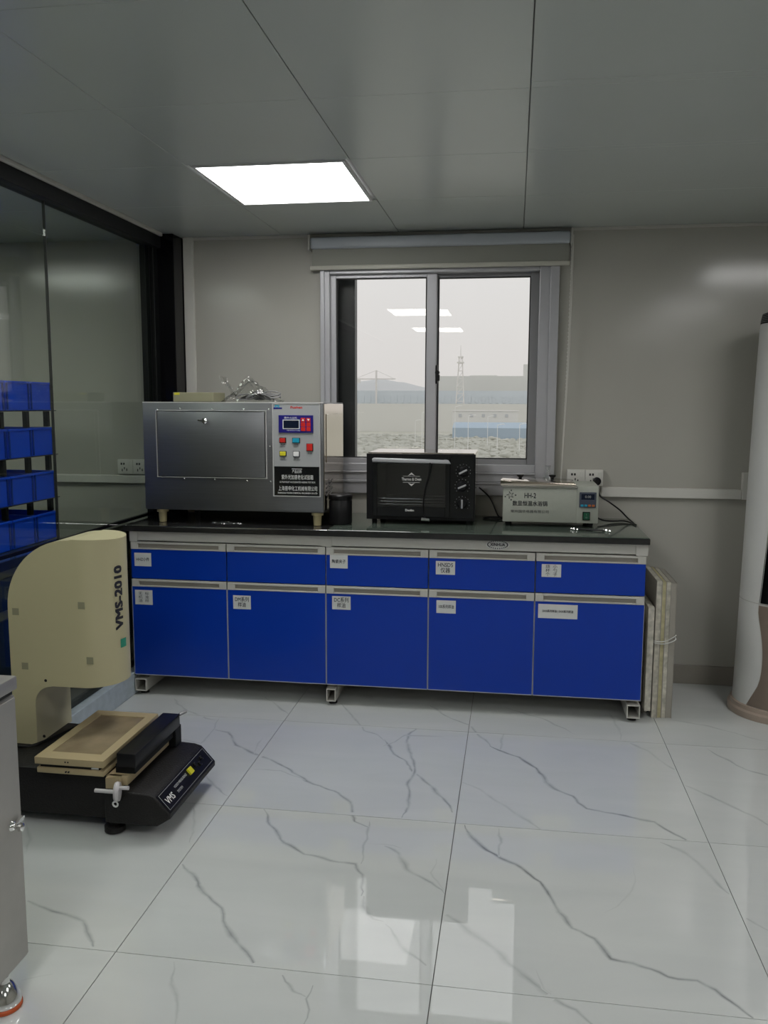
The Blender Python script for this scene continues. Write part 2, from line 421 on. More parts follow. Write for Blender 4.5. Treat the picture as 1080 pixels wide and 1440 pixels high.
# ceiling and its panels
ceiling = struct(put('ceiling', box(new(), -5.2, 3.32, -7.9, .12, ZC+.012, ZC+.12), 'ceilback'))
LAMPS = [(-.93, -1.065), (-.93, -3.9), (-.93, -5.9), (1.6, -1.75), (1.6, -3.8), (1.6, -6.0)]
xs = [-1.9, -1.25, -.61, .045, 1.34, 2.64, 3.3]
ys = [-7.9+.62, -6.65, -6.0, -5.3, -4.65, -4.0, -3.35, -2.7, -2.03, -1.39, -.74, -.0]
ys = [-7.85]+ys
def panel(x0, x1, y0, y1):
    gx, gy = .0013, .0007
    put('ceiling_panel', box(new(), x0+gx, x1-gx, y0+gy, y1-gy, ZC, ZC+.012, .0012, 1), 'ceil', ceiling)
def split(x0, x1, y0, y1, cut):
    """panel pieces around one lamp opening"""
    cx0, cx1, cy0, cy1 = cut
    for a in ((x0, x1, y0, cy0), (x0, x1, cy1, y1), (x0, cx0, cy0, cy1), (cx1, x1, cy0, cy1)):
        if a[1]-a[0] > .02 and a[3]-a[2] > .02: panel(*a)
for a, c in zip(xs, xs[1:]):
    for d, e in zip(ys, ys[1:]):
        lc = [(lx-.305, lx+.305, ly-.325, ly+.325) for lx, ly in LAMPS]
        ov = None
        for q in lc:
            if q[0] < c-.03 and q[1] > a+.03 and q[2] < e-.03 and q[3] > d+.03: ov = (max(q[0], a), min(q[1], c), max(q[2], d), min(q[3], e))
        if ov: split(a, c, d, e, ov)
        else: panel(a, c, d, e)
for x0, x1 in ((-5.2, -4.5), (-4.5, -3.85), (-3.85, -3.2), (-3.2, -2.55), (-2.55, -1.9)):
    for d, e in zip(ys, ys[1:]): panel(x0, x1, d, e)
for i, (lx, ly) in enumerate(LAMPS+[(-2.25, -2.45), (-3.2, -1.45)]):  # last two: unseen next-room lamps added to light the bins and wall
    lab = ['glowing square ceiling light panel set in the ceiling before the window', 'ceiling light in the row behind the camera, left and nearer', 'ceiling light in the row behind the camera, left and farther',
           'ceiling light above the tall air conditioner side', 'ceiling light right of and behind the camera', 'ceiling light far behind the camera on the right',
           'ceiling light in the next room beyond the glass, close to the partition', 'ceiling light in the next room beyond the glass, behind the bins'][i]
    t = thing('ceiling_light', lab, 'light', (lx, ly, ZC-.006), 'square ceiling lights')
    b = new(); h = .3
    for a in ((lx-h, lx+h, ly-.322, ly-.308), (lx-h, lx+h, ly+.308, ly+.322), (lx-h, lx-h+.012, ly-.308, ly+.308), (lx+h-.012, lx+h, ly-.308, ly+.308)): box(b, *a, ZC-.006, ZC+.008)
    put('frame', b, 'lampframe', t)
    put('diffuser', box(new(), lx-h+.012, lx+h-.012, ly-.308, ly+.308, ZC-.003, ZC+.006), 'lamp', t)

# walls
WX0, WX1, WZ0, WZ1 = -1.03, .225, 1.0, 2.235
b = new()
for a in ((-5.2, WX0, 0, ZC+.1, ), (WX1, 3.32, 0, ZC+.1), (WX0, WX1, 0, WZ0), (WX0, WX1, WZ1, ZC+.1)):
    box(b, a[0], a[1], 0, .11, a[2]-.01, a[3])
wall_back = struct(put('wall_back', b, 'wall'))
struct(put('wall_right', box(new(), 3.25, 3.35, -7.8, 0, -.01, ZC+.02), 'wall'))
struct(put('wall_front', box(new(), -5.2, 3.35, -7.9, -7.78, -.01, ZC+.02), 'wall'))
struct(put('wall_left', box(new(), -5.3, -5.18, -7.9, .1, -.01, ZC+.02), 'wall'))
struct(put('trim_1', box(new(), -1.812, -1.755, -.022, 0, 0, ZC, .003), 'trunk'))
struct(put('baseboard_back', box(new(), -1.755, 3.25, -.014, 0, 0, .102, .003), 'base'))
struct(put('baseboard_right', box(new(), 3.236, 3.25, -7.78, -.014, 0, .102, .003), 'base'))
b = new(); box(b, -1.95, 3.25, -.012, 0, ZC-.014, ZC, .002); struct(put('trim_2', b, 'greysteel'))
struct(put('trim_3', box(new(), -1.885, -1.868, -7.7, -.16, ZC-.018, ZC, .003), 'greysteel'))

# glass partition (left wall)
part = bpy.data.objects.new('wall_partition', None); COL.objects.link(part); part.location = (-1.92, -3.5, 0); struct(part)
put('head_beam', box(new(), -1.96, -1.886, -7.75, -.13, ZC-.078, ZC, .004), 'blackmatte', part)
b = new(); box(b, -1.96, -1.925, -.26, -.205, 0, ZC-.078, .003); box(b, -1.95, -1.905, -.205, -.15, 0, ZC-.078, .003); put('jamb', b, 'blackframe', part)
put('mid_rail', box(new(), -1.937, -1.915, -7.7, -.16, .890, .906, .002), 'postblack', part)
put('corner_post', box(new(), -1.95, -1.815, -.15, -.001, 0, ZC-.002, .004), 'postblack', part)
put('floor_rail', box(new(), -1.935, -1.885, -7.75, -.16, 0.0, .118, .004), 'rail', part)
b = new(); box(b, -1.945, -1.93, -7.75, -.16, .118, .150, .002); put('rail_gasket', b, 'gasket', part)
for y0, y1 in ((-1.248, -.235), (-2.45, -1.255), (-3.65, -2.457), (-4.85, -3.657), (-6.1, -4.857), (-7.7, -6.107)):
    put('glass_pane', box(new(), -1.930, -1.920, y0, y1, .13, ZC-.07), 'partglass', part)
b = new()
for y in (-1.2515, -2.4535, -3.6535, -4.8535, -6.1035): box(b, -1.931, -1.919, y-.0018, y+.0018, .13, ZC-.07)
put('seam_sealant', b, 'gasket', part)

# ================================================================== WINDOW
win = bpy.data.objects.new('window_1', None); COL.objects.link(win); win.location = (-.4, 0, 1.0); struct(win)
b = new()   # outer casing, protruding into the room
for (x0, x1, z0, z1, y0) in ((-1.035, -.985, 1.07, 2.23, -.022), (.135, .235, 1.07, 2.23, -.022), (-.985, .135, 2.185, 2.235, -.0215)): box(b, x0, x1, y0, .06, z0, z1, .003)
box(b, .19, .235, -.034, .02, 1.07, 2.23, .002); box(b, -1.035, -1.012, -.034, .02, 1.07, 2.23, .002)
put('outer_frame', b, 'alu', win)
b = new()
box(b, -1.035, .235, -.026, .06, 1.0, 1.062, .003); box(b, -1.035, .235, -.036, .05, 1.062, 1.074, .002)
box(b, -1.035, .235, -.016, .06, 1.074, 1.115, .003); box(b, -.985, .135, -.028, .06, 1.115, 1.124, .002); box(b, -.985, .135, -.006, .06, 1.124, 1.165, .003)
put('sill', b, 'alu', win)
def sash(x0, x1, y, zs, zt, mm):
    s = put('sash', box(box(box(box(new(), x0, x0+.045, y, y+.03, zs, zt, .003), x1-.055, x1, y, y+.03, zs, zt, .003), x0+.045, x1-.055, y, y+.03, zs, zs+.04, .003), x0+.045, x1-.055, y, y+.03, zt-.035, zt, .003), mm, win)
    put('pane', box(new(), x0+.035, x1-.045, y+.012, y+.017, zs+.03, zt-.025), 'winglass', s)
    g = new(); t = .005
    box(g, x0+.045, x0+.045+t, y-.001, y+.02, zs+.04, zt-.035); box(g, x1-.055-t, x1-.055, y-.001, y+.02, zs+.04, zt-.035)
    box(g, x0+.045, x1-.055, y-.001, y+.02, zs+.04, zs+.04+t); box(g, x0+.045, x1-.055, y-.001, y+.02, zt-.035-t, zt-.035)
    put('gasket', g, 'gasket', s); return s
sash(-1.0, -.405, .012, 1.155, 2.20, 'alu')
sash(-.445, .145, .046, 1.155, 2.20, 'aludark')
b = new(); box(b, -.408, -.396, -.004, .02, 1.60, 1.70, .003); box(b, -.404, -.384, -.012, .006, 1.615, 1.65, .004); cyl(b, (-.397, -.01, 1.66), (-.397, .015, 1.66), .012)
put('latch', b, 'black', win)
b = new(); cyl(b, (-.985, -.024, 1.03), (-.985, -.018, 1.03), .006); put('weep_hole', b, 'gasket', win)
# dark masonry fin just outside the left sash
fin = struct(put('trim_4', box(new(), -1.20, -.872, .125, .19, .7, 2.7), 'darkrender'))

# roller blind
t = thing('roller_blind', 'grey roller blind wound up above the window', 'blind', (-.4, -.04, 2.2))
b = new(); box(b, -1.082, .285, -.070, -.012, 2.312, 2.372, .012, 3); put('cassette', b, 'blindtube', t, True)
for x in (-1.092, .285): put('bracket', box(new(), x, x+.01, -.075, 0, 2.305, 2.385, .003), 'greysteel', t)
put('fabric', box(new(), -1.075, .28, -.046, -.044, 2.222, 2.32), 'blind', t)
put('bottom_bar', box(new(), -1.085, .285, -.054, -.036, 2.203, 2.226, .004), 'blindbar', t, True)
b = new()
for k in (0, 1): tube(b, [(.292+.006*k, -.07, 2.35), (.288+.006*k, -.06, 1.8), (.275+.004*k, -.05, 1.3), (.27+.002*k, -.045, 1.10)], .0022, 6)
for k in range(60): bmesh.ops.create_icosphere(b, subdivisions=1, radius=.0032, matrix=Matrix.Translation((.290-.018*(k/60)**1.3, -.067+.02*k/60, 2.3-1.2*k/60)))
put('bead_cord', b, 'trunk', t)

# ================================================================== OUTDOORS
def outd(name, b, m, label, cat, group=None): return tag(put(name, b, m), label, cat, group)
GZ = -14
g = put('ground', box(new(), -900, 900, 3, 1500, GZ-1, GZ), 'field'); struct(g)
def hill(name, pts, y, dep, m, label):
    b = new(); n = 60; xs_ = [p[0] for p in pts]
    def h(x):
        for (a, za), (c, zc) in zip(pts, pts[1:]):
            if a <= x <= c: f = (x-a)/(c-a); f = f*f*(3-2*f); return za+(zc-za)*f
        return GZ
    rows = []
    for k in range(7):
        t_ = k/6; prof = math.sin(PI*t_)
        rows.append([b.verts.new((xs_[0]+(xs_[-1]-xs_[0])*i/n, y+dep*(t_-.5), GZ-.5+(h(xs_[0]+(xs_[-1]-xs_[0])*i/n)-GZ)*prof*(1+.04*noise.noise((i*.35, k, 0))))) for i in range(n+1)])
    for A, B in zip(rows, rows[1:]):
        for i in range(n): b.faces.new((A[i], A[i+1], B[i+1], B[i]))
    tag(put(name, b, m, None, True), label, 'hill')
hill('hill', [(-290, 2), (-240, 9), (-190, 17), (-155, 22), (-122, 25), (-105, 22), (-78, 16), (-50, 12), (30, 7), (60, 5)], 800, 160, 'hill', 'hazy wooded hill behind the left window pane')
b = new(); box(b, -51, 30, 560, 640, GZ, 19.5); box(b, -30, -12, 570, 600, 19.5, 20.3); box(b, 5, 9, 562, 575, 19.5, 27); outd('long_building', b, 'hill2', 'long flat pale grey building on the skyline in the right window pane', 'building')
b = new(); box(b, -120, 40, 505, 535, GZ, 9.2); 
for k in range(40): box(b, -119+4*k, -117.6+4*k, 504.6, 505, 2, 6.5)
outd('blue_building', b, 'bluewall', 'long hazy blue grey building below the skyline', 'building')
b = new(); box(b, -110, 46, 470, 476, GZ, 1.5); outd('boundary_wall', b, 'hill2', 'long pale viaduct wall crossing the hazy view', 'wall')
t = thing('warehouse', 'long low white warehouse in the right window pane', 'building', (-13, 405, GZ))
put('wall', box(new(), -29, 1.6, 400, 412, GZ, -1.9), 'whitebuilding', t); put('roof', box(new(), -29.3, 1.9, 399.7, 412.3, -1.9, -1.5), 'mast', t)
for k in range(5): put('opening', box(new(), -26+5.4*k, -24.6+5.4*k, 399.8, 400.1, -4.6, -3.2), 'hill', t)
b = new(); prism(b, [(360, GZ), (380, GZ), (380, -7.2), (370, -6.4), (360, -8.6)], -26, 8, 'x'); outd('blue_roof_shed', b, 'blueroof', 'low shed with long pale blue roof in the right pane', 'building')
# crane
t = thing('tower_crane', 'faint tower crane above the hill in the left pane', 'crane', (-81, 500, GZ))
b = new(); box(b, -82, -81, 500, 501, GZ, 21)
for k in range(17): tube(b, [(-82, 500, GZ+2*k), (-81, 500, GZ+2*k+2)], .12, 4, 0)
put('mast', b, 'mast', t); b = new(); box(b, -95, -70, 500.2, 500.8, 15.6, 16.3); box(b, -94, -91, 500, 501, 13.6, 15.6); put('jib', b, 'mast', t)
b = new(); tube(b, [(-81.5, 500.5, 21), (-94, 500.5, 16.2)], .12, 4, 0); tube(b, [(-81.5, 500.5, 21), (-71, 500.5, 16.2)], .12, 4, 0); put('stay_cable', b, 'mast', t)
# lattice tower
t = thing('lattice_tower', 'hazy lattice communication tower rising over the long building', 'tower', (-30.5, 480, GZ))
b = new()
for sx in (-1, 1):
    for sy in (-1, 1): tube(b, [(-30.5+3*sx, 480+3*sy, GZ), (-30.5+.8*sx, 480+.8*sy, 28)], .22, 4, 0)
for k in range(10):
    z = GZ+4.2*k; w = 3-2.2*k/10; box(b, -30.5-w, -30.5+w, 480-w, 480+w, z, z+.3)
    tube(b, [(-30.5-w, 479-w+1, z), (-30.5+w, 479-w+1, z+4)], .14, 4, 0)
box(b, -32.4, -28.6, 478, 482, 24, 24.8); box(b, -32, -29, 478.5, 481.5, 27, 27.8); put('lattice_mast', b, 'mast', t)
put('antenna', cyl(new(), (-30.5, 480, 28), (-30.5, 480, 34), .25, .1, 6), 'mast', t)
# poles
for i, (x, y, z, lb) in enumerate([(-28.5, 262, -1.2, 'tall white lamp post nearest the left edge of the left pane'), (-35, 300, -4.5, 'short white lamp post at the left edge of the left pane'), (-19.5, 280, .6, 'white pole left of the window mullion'),
      (-13.5, 250, -2, 'white lamp post close to the window mullion'), (-9, 290, -2.8, 'white pole right of the mullion before the warehouse'), (-5.2, 265, -5, 'small white pole under the pale blue roof'), (1.6, 255, -4.5, 'white pole at the right edge of the right pane')]):
    t = thing('lamp_post', lb, 'lamp post', (x, y, GZ), 'white poles in the hazy view')
    put('pole', cyl(new(), (x, y, GZ), (x, y, z), .11, .07, 6), 'pole', t)
    b = new(); tube(b, [(x, y, z-.1), (x+1.2, y, z+.25), (x+2.2, y, z+.2)], .1, 5); put('arm', b, 'pole', t)
# distant scrub and tree crowns merging, their haze painted into the colour
rr = random.Random(3); b = new(); bmesh.ops.create_icosphere(b, subdivisions=2, radius=1); b.verts.ensure_lookup_table()
base_v = [v.co.copy() for v in b.verts]; base_f = [[v.index for v in f.verts] for f in b.faces]; b.free(); VV = []; FF = []
for k in range(1500):
    y = 160+236*(k/1500)**.8; x = y*rr.uniform(-.24, .035); c = Vector((x, y, GZ+rr.uniform(.1, .9))); r0 = rr.uniform(.5, 1.5); sz = rr.uniform(.6, 1.0); n0 = len(VV)
    for p in base_v:
        p = p*(r0*(1+.6*noise.noise(p*1.3+Vector((k*9, 0, 0))))); VV.append((c.x+p.x*1.5, c.y+p.y, c.z+p.z*sz))
    FF += [[i+n0 for i in f] for f in base_f]
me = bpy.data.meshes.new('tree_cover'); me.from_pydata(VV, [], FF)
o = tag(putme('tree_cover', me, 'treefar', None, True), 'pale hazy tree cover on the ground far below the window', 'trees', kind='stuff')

# ================================================================== NEXT ROOM
t = thing('wall_bench', 'blue fronted bench with black top behind the glass partition', 'bench', (-2.55, -1.9, 0))
put('worktop', box(new(), -2.95, -2.165, -3.6, -.003, .770, .800, .004), 'greensheet', t)
b = new(); box(b, -2.175, -2.158, -3.6, -.003, .764, .804, .002); put('top_edge', b, 'resin', t)
put('carcass', box(new(), -2.92, -2.20, -3.58, -.02, .1, .77), 'base', t)
for k in range(7):
    y1 = -.03-.505*k; y0 = y1-.495
    put('drawer_front', box(new(), -2.2, -2.182, y0, y1, .58, .72, .002), 'shadedblue', t); put('door', box(new(), -2.2, -2.182, y0, y1, .12, .535, .002), 'shadedblue', t)
for y in (-.1, -1.8, -3.5): put('leg', box(new(), -2.92, -2.22, y-.03, y+.03, 0, .1, .004), 'greysteel', t)
# rack with bins
rk = thing('bin_rack', 'black post rack carrying rows of blue bins behind the glass', 'rack', (-2.47, -1.05, .8))
BY = [-.60, -.80, -1.01, -1.22, -1.43]
BZ = [(.805, .945), (1.012, 1.152), (1.232, 1.372), (1.455, 1.592)]
for y in (-.625, -.81, -1.02, -1.23, -1.42):
    for x in (-2.318, -2.60):
        for z0, z1 in ((.944, 1.012), (1.151, 1.232), (1.371, 1.455)): put('post', box(new(), x-.012, x+.012, y-.012, y+.012, z0+.001, z1-.006, .002), 'black', rk)
for z0, z1 in BZ[1:]:
    b = new(); box(b, -2.62, -2.30, -1.45, -.560, z0-.005, z0-.001); put('shelf', b, 'darkwire', rk)
proto = None
rown = ['bottom', 'second', 'third', 'top']; coln = ['at the right end', 'second from the right end', 'third from the right end', 'fourth from the right end']
for r_, (z0, z1) in enumerate(BZ):
    for c_ in range(4):
        y1, y0 = BY[c_]-.003, BY[c_]-.197
        lab = 'blue open bin %s of the %s row behind the glass' % (coln[c_], rown[r_])
        if proto is None:
            p = thing('storage_bin', lab, 'bin', (-2.45, (y0+y1)/2, z0), 'blue bins stacked behind the glass'); x0, x1 = -2.60, -2.30; h = .137; b = new()
            w = .004; box(b, x0, x1, y0, y1, z0, z0+w); box(b, x1-w, x1, y0, y1, z0, z0+h, .001); box(b, x0, x0+w, y0, y1, z0, z0+h); box(b, x0, x1, y0, y0+w, z0, z0+h); box(b, x0, x1, y1-w, y1, z0, z0+h)
            put('tub', b, 'blueplastic', p)
            b = new(); z = z0+h-.006; box(b, x1-.002, x1+.010, y0-.002, y1+.002, z-.004, z+.006, .002); box(b, x0-.01, x0+.002, y0, y1, z, z+.006); box(b, x0, x1, y1, y1+.0025, z, z+.006); box(b, x0, x1, y0-.0025, y0, z, z+.006)
            put('rim', b, 'blueplastic', p)
            for ya in (y0+.004, y1-.014): put('rib', box(new(), x1, x1+.005, ya, ya+.010, z0+.004, z-.004, .001), 'blue', p)
            proto = p
        else:
            p = copytree(proto, (0, (y0+y1)/2-proto.location.y, z0-proto.location.z)); p['label'] = lab
b = new(); rs = bmesh.ops.create_icosphere(b, subdivisions=3, radius=.035, matrix=Matrix.Translation((-2.36, -1.09, 1.375)))
for v in rs['verts']: v.co += noise.noise_vector(v.co*40)*.012
tag(put('pouch', b, 'pink', None, True), 'small pink pouch poking out of a blue bin behind the glass', 'pouch')

def socket(x0, z0, lab, n=2, grp='double wall sockets'):
    t = thing('wall_socket', lab, 'socket', (x0+.047*n, 0, z0), grp)
    for k in range(n):
        a = x0+.094*k
        s = put('face_plate', box(new(), a+.001, a+.093, -.034, -.022, z0, z0+.085, .003), 'socket', t, True)
        b = new(); 
        for (fx, fz, w, h) in ((.28, .70, .010, .012), (.44, .70, .010, .012), (.32, .28, .006, .014), (.62, .30, .006, .014), (.47, .40, .006, .012)): box(b, a+fx*.092-w/2, a+fx*.092+w/2, -.0348, -.0338, z0+fz*.085-h/2, z0+fz*.085+h/2)
        put('socket_holes', b, 'gasket', s)
        put('rocker_switch', box(new(), a+.066, a+.084, -.037, -.033, z0+.045, z0+.074, .002), 'socket', s)
    put('back_box', box(new(), x0, x0+.094*n, -.022, 0, z0+.001, z0+.084, .002), 'trunk', t)
socket(.303, 1.064, 'white double socket above the water bath on the wall')
socket(-2.235, 1.085, 'white double socket seen through the glass on the left')
tag(put('cable_trunking', box(new(), .485, 1.192, -.030, 0, 1.005, 1.057, .004), 'trunk'), 'white cable trunking along the wall right of the bench', 'trunking')
tag(put('cable_trunking', box(new(), -2.95, -1.98, -.030, 0, 1.032, 1.078, .004), 'trunk'), 'white cable trunking on the wall seen through the glass', 'trunking')
tag(put('junction_box', box(new(), 1.193, 1.275, -.034, 0, 1.005, 1.145, .004), 'trunk'), 'small white wall box half hidden by the air conditioner', 'box')

# ================================================================== LAB BENCH
BX0, BX1, BF = -1.8818, .6372, -.648
MW = (BX1-BX0)/5
top = thing('bench_worktop', 'long black worktop with a green grey sheet across its right part', 'worktop', (-.62, -.33, .8))
put('slab', prism(new(), [(-1.905, BF-.026), (.645, BF-.026), (.645, -.001), (-1.808, -.001), (-1.808, -.157), (-1.905, -.157)], .856, .884, 'z', .003), 'resin', top)
put('cover_sheet', box(new(), -.86, .642, BF-.024, -.004, .884, .888, .0015, 1), 'greensheet', top)
put('edge_line', box(new(), -1.904, -.862, BF-.027, BF-.022, .8845, .887, .0008, 1), 'chrome', top)
frame = thing('tube_underframe', 'grey steel frame with open ended tube feet carrying the long bench', 'underframe', (-.62, -.33, 0))
b = new(); box(b, BX0, BX0+.04, BF-.004, BF+.03, .802, .856); box(b, BX1-.05, BX1+.003, BF-.006, BF+.03, .802, .856); box(b, BX0+2*MW-.02, BX0+2*MW+.03, BF-.003, BF+.03, .802, .856)
box(b, BX0+.04, BX1-.04, BF, BF+.03, .806, .854, .002); box(b, BX0+.1, BX1-.1, -.08, -.04, .80, .856); put('apron', b, 'greysteel', frame)
put('gap_shade_panel', box(new(), -1.8835, -1.8825, BF+.01, -.165, .1, .80), 'black', frame); put('gap_shade_strip', box(new(), -1.899, -1.8845, BF+.05, BF+.10, .13, .85), 'black', frame)  # black sheets added to stand for the shadow gap beside the partition
for x in (BX0+.002, BX0+2*MW+.0, BX1-.062):
    w = .060 if x > .5 or x < -1.5 else .046; z0, z1 = .022, .086; y0 = BF-.002; y1 = -.17; tt = .004
    b = new(); box(b, x, x+tt, y0, y1, z0, z1); box(b, x+w-tt, x+w, y0, y1, z0, z1); box(b, x+tt, x+w-tt, y0, y1, z1-tt, z1); box(b, x+tt, x+w-tt, y0, y1, z0, z0+tt)
    box(b, x, x+w, -.22, -.17, z1, .80)
    f = put('foot_tube', b, 'greysteel', frame)
    for yy in (BF+.05, -.2):
        put('levelling_foot', lathe(new(), (x+w*.5, yy, 0), [(.022, 0), (.022, .008), (.008, .014), (.007, .024)], 16), 'black', f, True)
notes = {  # module: (drawer label [x0,x1,z0,z1,text], door label)
 0: ((-1.861, -1.772, .675, .743, 'HHZ小件'), (-1.864, -1.771, .477, .552, '无  标\n机  准\n油  样')),
 1: (None, (-1.347, -1.256, .474, .543, 'DM系列\n样油')),
 2: ((-.853, -.765, .697, .762, '陶瓷夹子'), (-.843, -.751, .492, .558, 'DC系列\n样油')),
 3: ((-.336, -.244, .683, .748, 'HNSD5\n仪器'), (-.331, -.238, .494, .557, '100系列样油')),
 4: ((.162, .252, .688, .749, '烧  小\n杯  勺\n个  子'), (.151, .333, .490, .558, 'DOS系列样油 | DOS系列样油'))}
labs = ['leftmost blue base cabinet of the bench beside the ivory machine', 'second blue base cabinet from the left with no note on its drawer', 'middle blue base cabinet of the bench under the toaster oven',
        'fourth blue base cabinet from the left, left of the rightmost one', 'rightmost blue base cabinet of the bench with the widest paper note']
for k in range(5):
    x0 = BX0+MW*k; x1 = x0+MW; e = .003
    c = thing('base_cabinet', labs[k], 'cabinet', ((x0+x1)/2, -.35, .1), 'blue base cabinets of the bench')
    b = new(); box(b, x0+.001, x0+.016, BF+.018, -.235, .108, .80); box(b, x1-.016, x1-.001, BF+.018, -.235, .108, .80); box(b, x0+.016, x1-.016, BF+.018, -.235, .108, .124); box(b, x0+.016, x1-.016, -.25, -.235, .124, .80); box(b, x0+.016, x1-.016, BF+.03, -.25, .585, .60)
    put('carcass', b, 'greysteel', c)
    for nm, z0, z1, note in (('drawer', .612, .800, notes[k][0]), ('door', .1115, .608, notes[k][1])):
        fr = put(nm, box(new(), x0+e, x1-e, BF, BF+.018, z0, z1-.038, .0015, 1), 'blue', c)
        b = new(); zt = z1; zb = z1-.038      # recessed pull channel across the top
        box(b, x0+e, x0+.04, BF-.002, BF+.017, zb, zt, .001, 1); box(b, x1-.04, x1-e, BF-.002, BF+.017, zb, zt, .001, 1)
        box(b, x0+.04, x1-.04, BF-.002, BF+.017, zt-.011, zt, .001, 1); box(b, x0+.04, x1-.04, BF-.002, BF+.017, zb, zb+.006, .001, 1)
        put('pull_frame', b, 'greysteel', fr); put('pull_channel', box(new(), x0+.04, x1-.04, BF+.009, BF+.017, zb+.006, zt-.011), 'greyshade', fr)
        if nm == 'door':
            b = new(); box(b, x0+e-.0015, x0+e, BF-.0005, BF+.018, z0, zb); box(b, x1-e, x1-e+.0015, BF-.0005, BF+.018, z0, zb); box(b, x0+e, x1-e, BF-.0005, BF+.018, z0-.003, z0); put('edge_band', b, 'edge', fr)
        if note:
            a0, a1, b0, b1, s = note
            put('paper_label', box(new(), a0, a1, BF-.0012, BF-.0003, b0, b1), 'paper', fr)
            nl = s.count('\n')+1; sz = {1: .020, 2: .027, 3: .0185}[nl]
            if len(s) > 14: sz = .014
            text(s, sz, ((a0+a1)/2, BF-.0018, (b0+b1)/2), 'ink', fr, bold=.0003 if nl < 3 else 0, width=(a1-a0)*(.78 if nl < 3 else .6))
b = new(); lathe(b, (0, 0, 0), [(.0, 0), (.056, 0), (.056, .0012), (0, .0012)], 28, cap=False)
b.transform(Matrix.Translation((-.045, BF-.0026, .835)) @ Matrix.Rotation(R(90), 4, 'X') @ Matrix.Diagonal((1, .42, -1, 1)))
so = tag(put('oval_sticker', b, 'paper'), 'oval black and white maker sticker on the bench apron', 'sticker')
b = new(); 
for k in range(28):
    a = 2*PI*k/28; box(b, -.045+.047*math.cos(a)-.0022, -.045+.047*math.cos(a)+.0022, BF-.0048, BF-.0040, .835+.018*math.sin(a)-.0028, .835+.018*math.sin(a)+.0028)
put('printed_border', b, 'ink', so); text('XINHUA', .020, (-.045, BF-.005, .835), 'ink', so, bold=.0006, width=.07)

# ================================================================== STAINLESS TEST CHAMBER
ch = thing('test_chamber', 'large stainless steel test chamber with control panel on the bench', 'test chamber', (-1.37, -.3, .888))
CX0, CX1, CY, CZ0, CZ1 = -1.838, -.905, -.55, .953, 1.497
put('body', box(new(), CX0, CX1, CY, -.06, CZ0, CZ1, .004), 'steel', ch, True)
sd = put('side_skin', box(new(), CX1-.001, CX1+.003, CY+.012, -.07, CZ0+.01, CZ1-.006, .001, 1), 'steelside', ch)
b = new()
for k in range(4):
    for q in range(2): prism(b, [(-.50+.075*q, 1.03+.02*k), (-.435+.075*q, 1.045+.02*k), (-.435+.075*q, 1.050+.02*k), (-.50+.075*q, 1.035+.02*k)], CX1+.003, CX1+.006, 'x')
put('louvre_slots', b, 'black', sd)
put('access_cover', box(new(), CX1+.003, CX1+.006, CY+.05, -.12, 1.20, 1.44, .001, 1), 'steelside', sd)
b = new(); box(b, CX0+.002, CX1, CY-.002, CY+.004, CZ1-.004, CZ1+.001); put('top_edge', b, 'bright', ch)
dr = put('door', box(new(), -1.752, -1.198, CY-.014, CY+.002, 1.125, 1.450, .003), 'steel', ch, True)
b = new()
for a in ((-1.766, -1.19, 1.454, 1.457), (-1.766, -1.19, 1.119, 1.1225)): box(b, a[0], a[1], CY-.011, CY+.002, a[2], a[3], .001, 1)
box(b, -1.766, -1.7645, CY-.008, CY+.002, 1.119, 1.457); box(b, -1.194, -1.191, CY-.010, CY+.002, 1.119, 1.457); put('door_rail', b, 'bright', ch)
b = new(); cyl(b, (-1.50, CY-.014, 1.404), (-1.50, CY-.03, 1.404), .008, .008, 12); lathe(b, (-1.50, CY-.03, 1.404), [(.006, 0), (.014, .004), (.015, .010), (.009, .016)], 16, (0, -1, 0)); prism(b, [(-1.535, 1.405), (-1.50, 1.398), (-1.49, 1.404), (-1.50, 1.411), (-1.533, 1.412)], CY-.036, CY-.031, 'y')
put('door_catch', b, 'chrome', dr, True)
def px(u, v): return (CX0+.0+(u-60)/3.375/ (455-200)*(.933), 1.5-(v-150)/3.375*.00354)
for i, (u, v) in enumerate([(135, 188), (245, 183), (400, 185), (550, 185), (668, 186), (145, 512), (255, 520), (405, 521), (560, 524), (672, 526), (671, 358)]):
    x, z = px(u, v); put('screw', lathe(new(), (x, CY+.001, z), [(.0045, 0), (.0045, .0015), (.002, .003)], 10, (0, -1, 0)), 'chrome', ch, True)
# control panel
PX0, PX1, PZ0, PZ1 = -1.160, -.919, 1.033, 1.491
cp = put('control_panel', box(new(), PX0, PX1, CY-.006, CY+.001, PZ0, PZ1, .002), 'panelgrey', ch)
def q(u, v): return PX0+(u-205)/600*(PX1-PX0), PZ1-(v-160)/1180*(PZ1-PZ0)
def pbox(u0, u1, v0, v1, d0, d1, bev=0):
    x0, z1 = q(u0, v0); x1, z0 = q(u1, v1); return box(new(), x0, x1, CY-d1, CY-d0, z0, z1, bev)
b = new(); w = .0025
for a in ((PX0, PX1, PZ1-w, PZ1), (PX0, PX1, PZ0, PZ0+w), (PX0, PX0+w, PZ0, PZ1), (PX1-w, PX1, PZ0, PZ1)): box(b, a[0], a[1], CY-.0085, CY-.005, a[2], a[3])
put('panel_rim', b, 'bright', cp)
put('name_plate', pbox(222, 790, 955, 1328, .006, .0072), 'blackgloss', cp)
put('controller', pbox(288, 720, 305, 525, .006, .013, .001), 'navy', cp)
put('display_bezel', pbox(340, 554, 360, 478, .013, .0145), 'paper', cp); put('display_screen', pbox(352, 543, 370, 468, .0145, .0152), 'screen', cp)
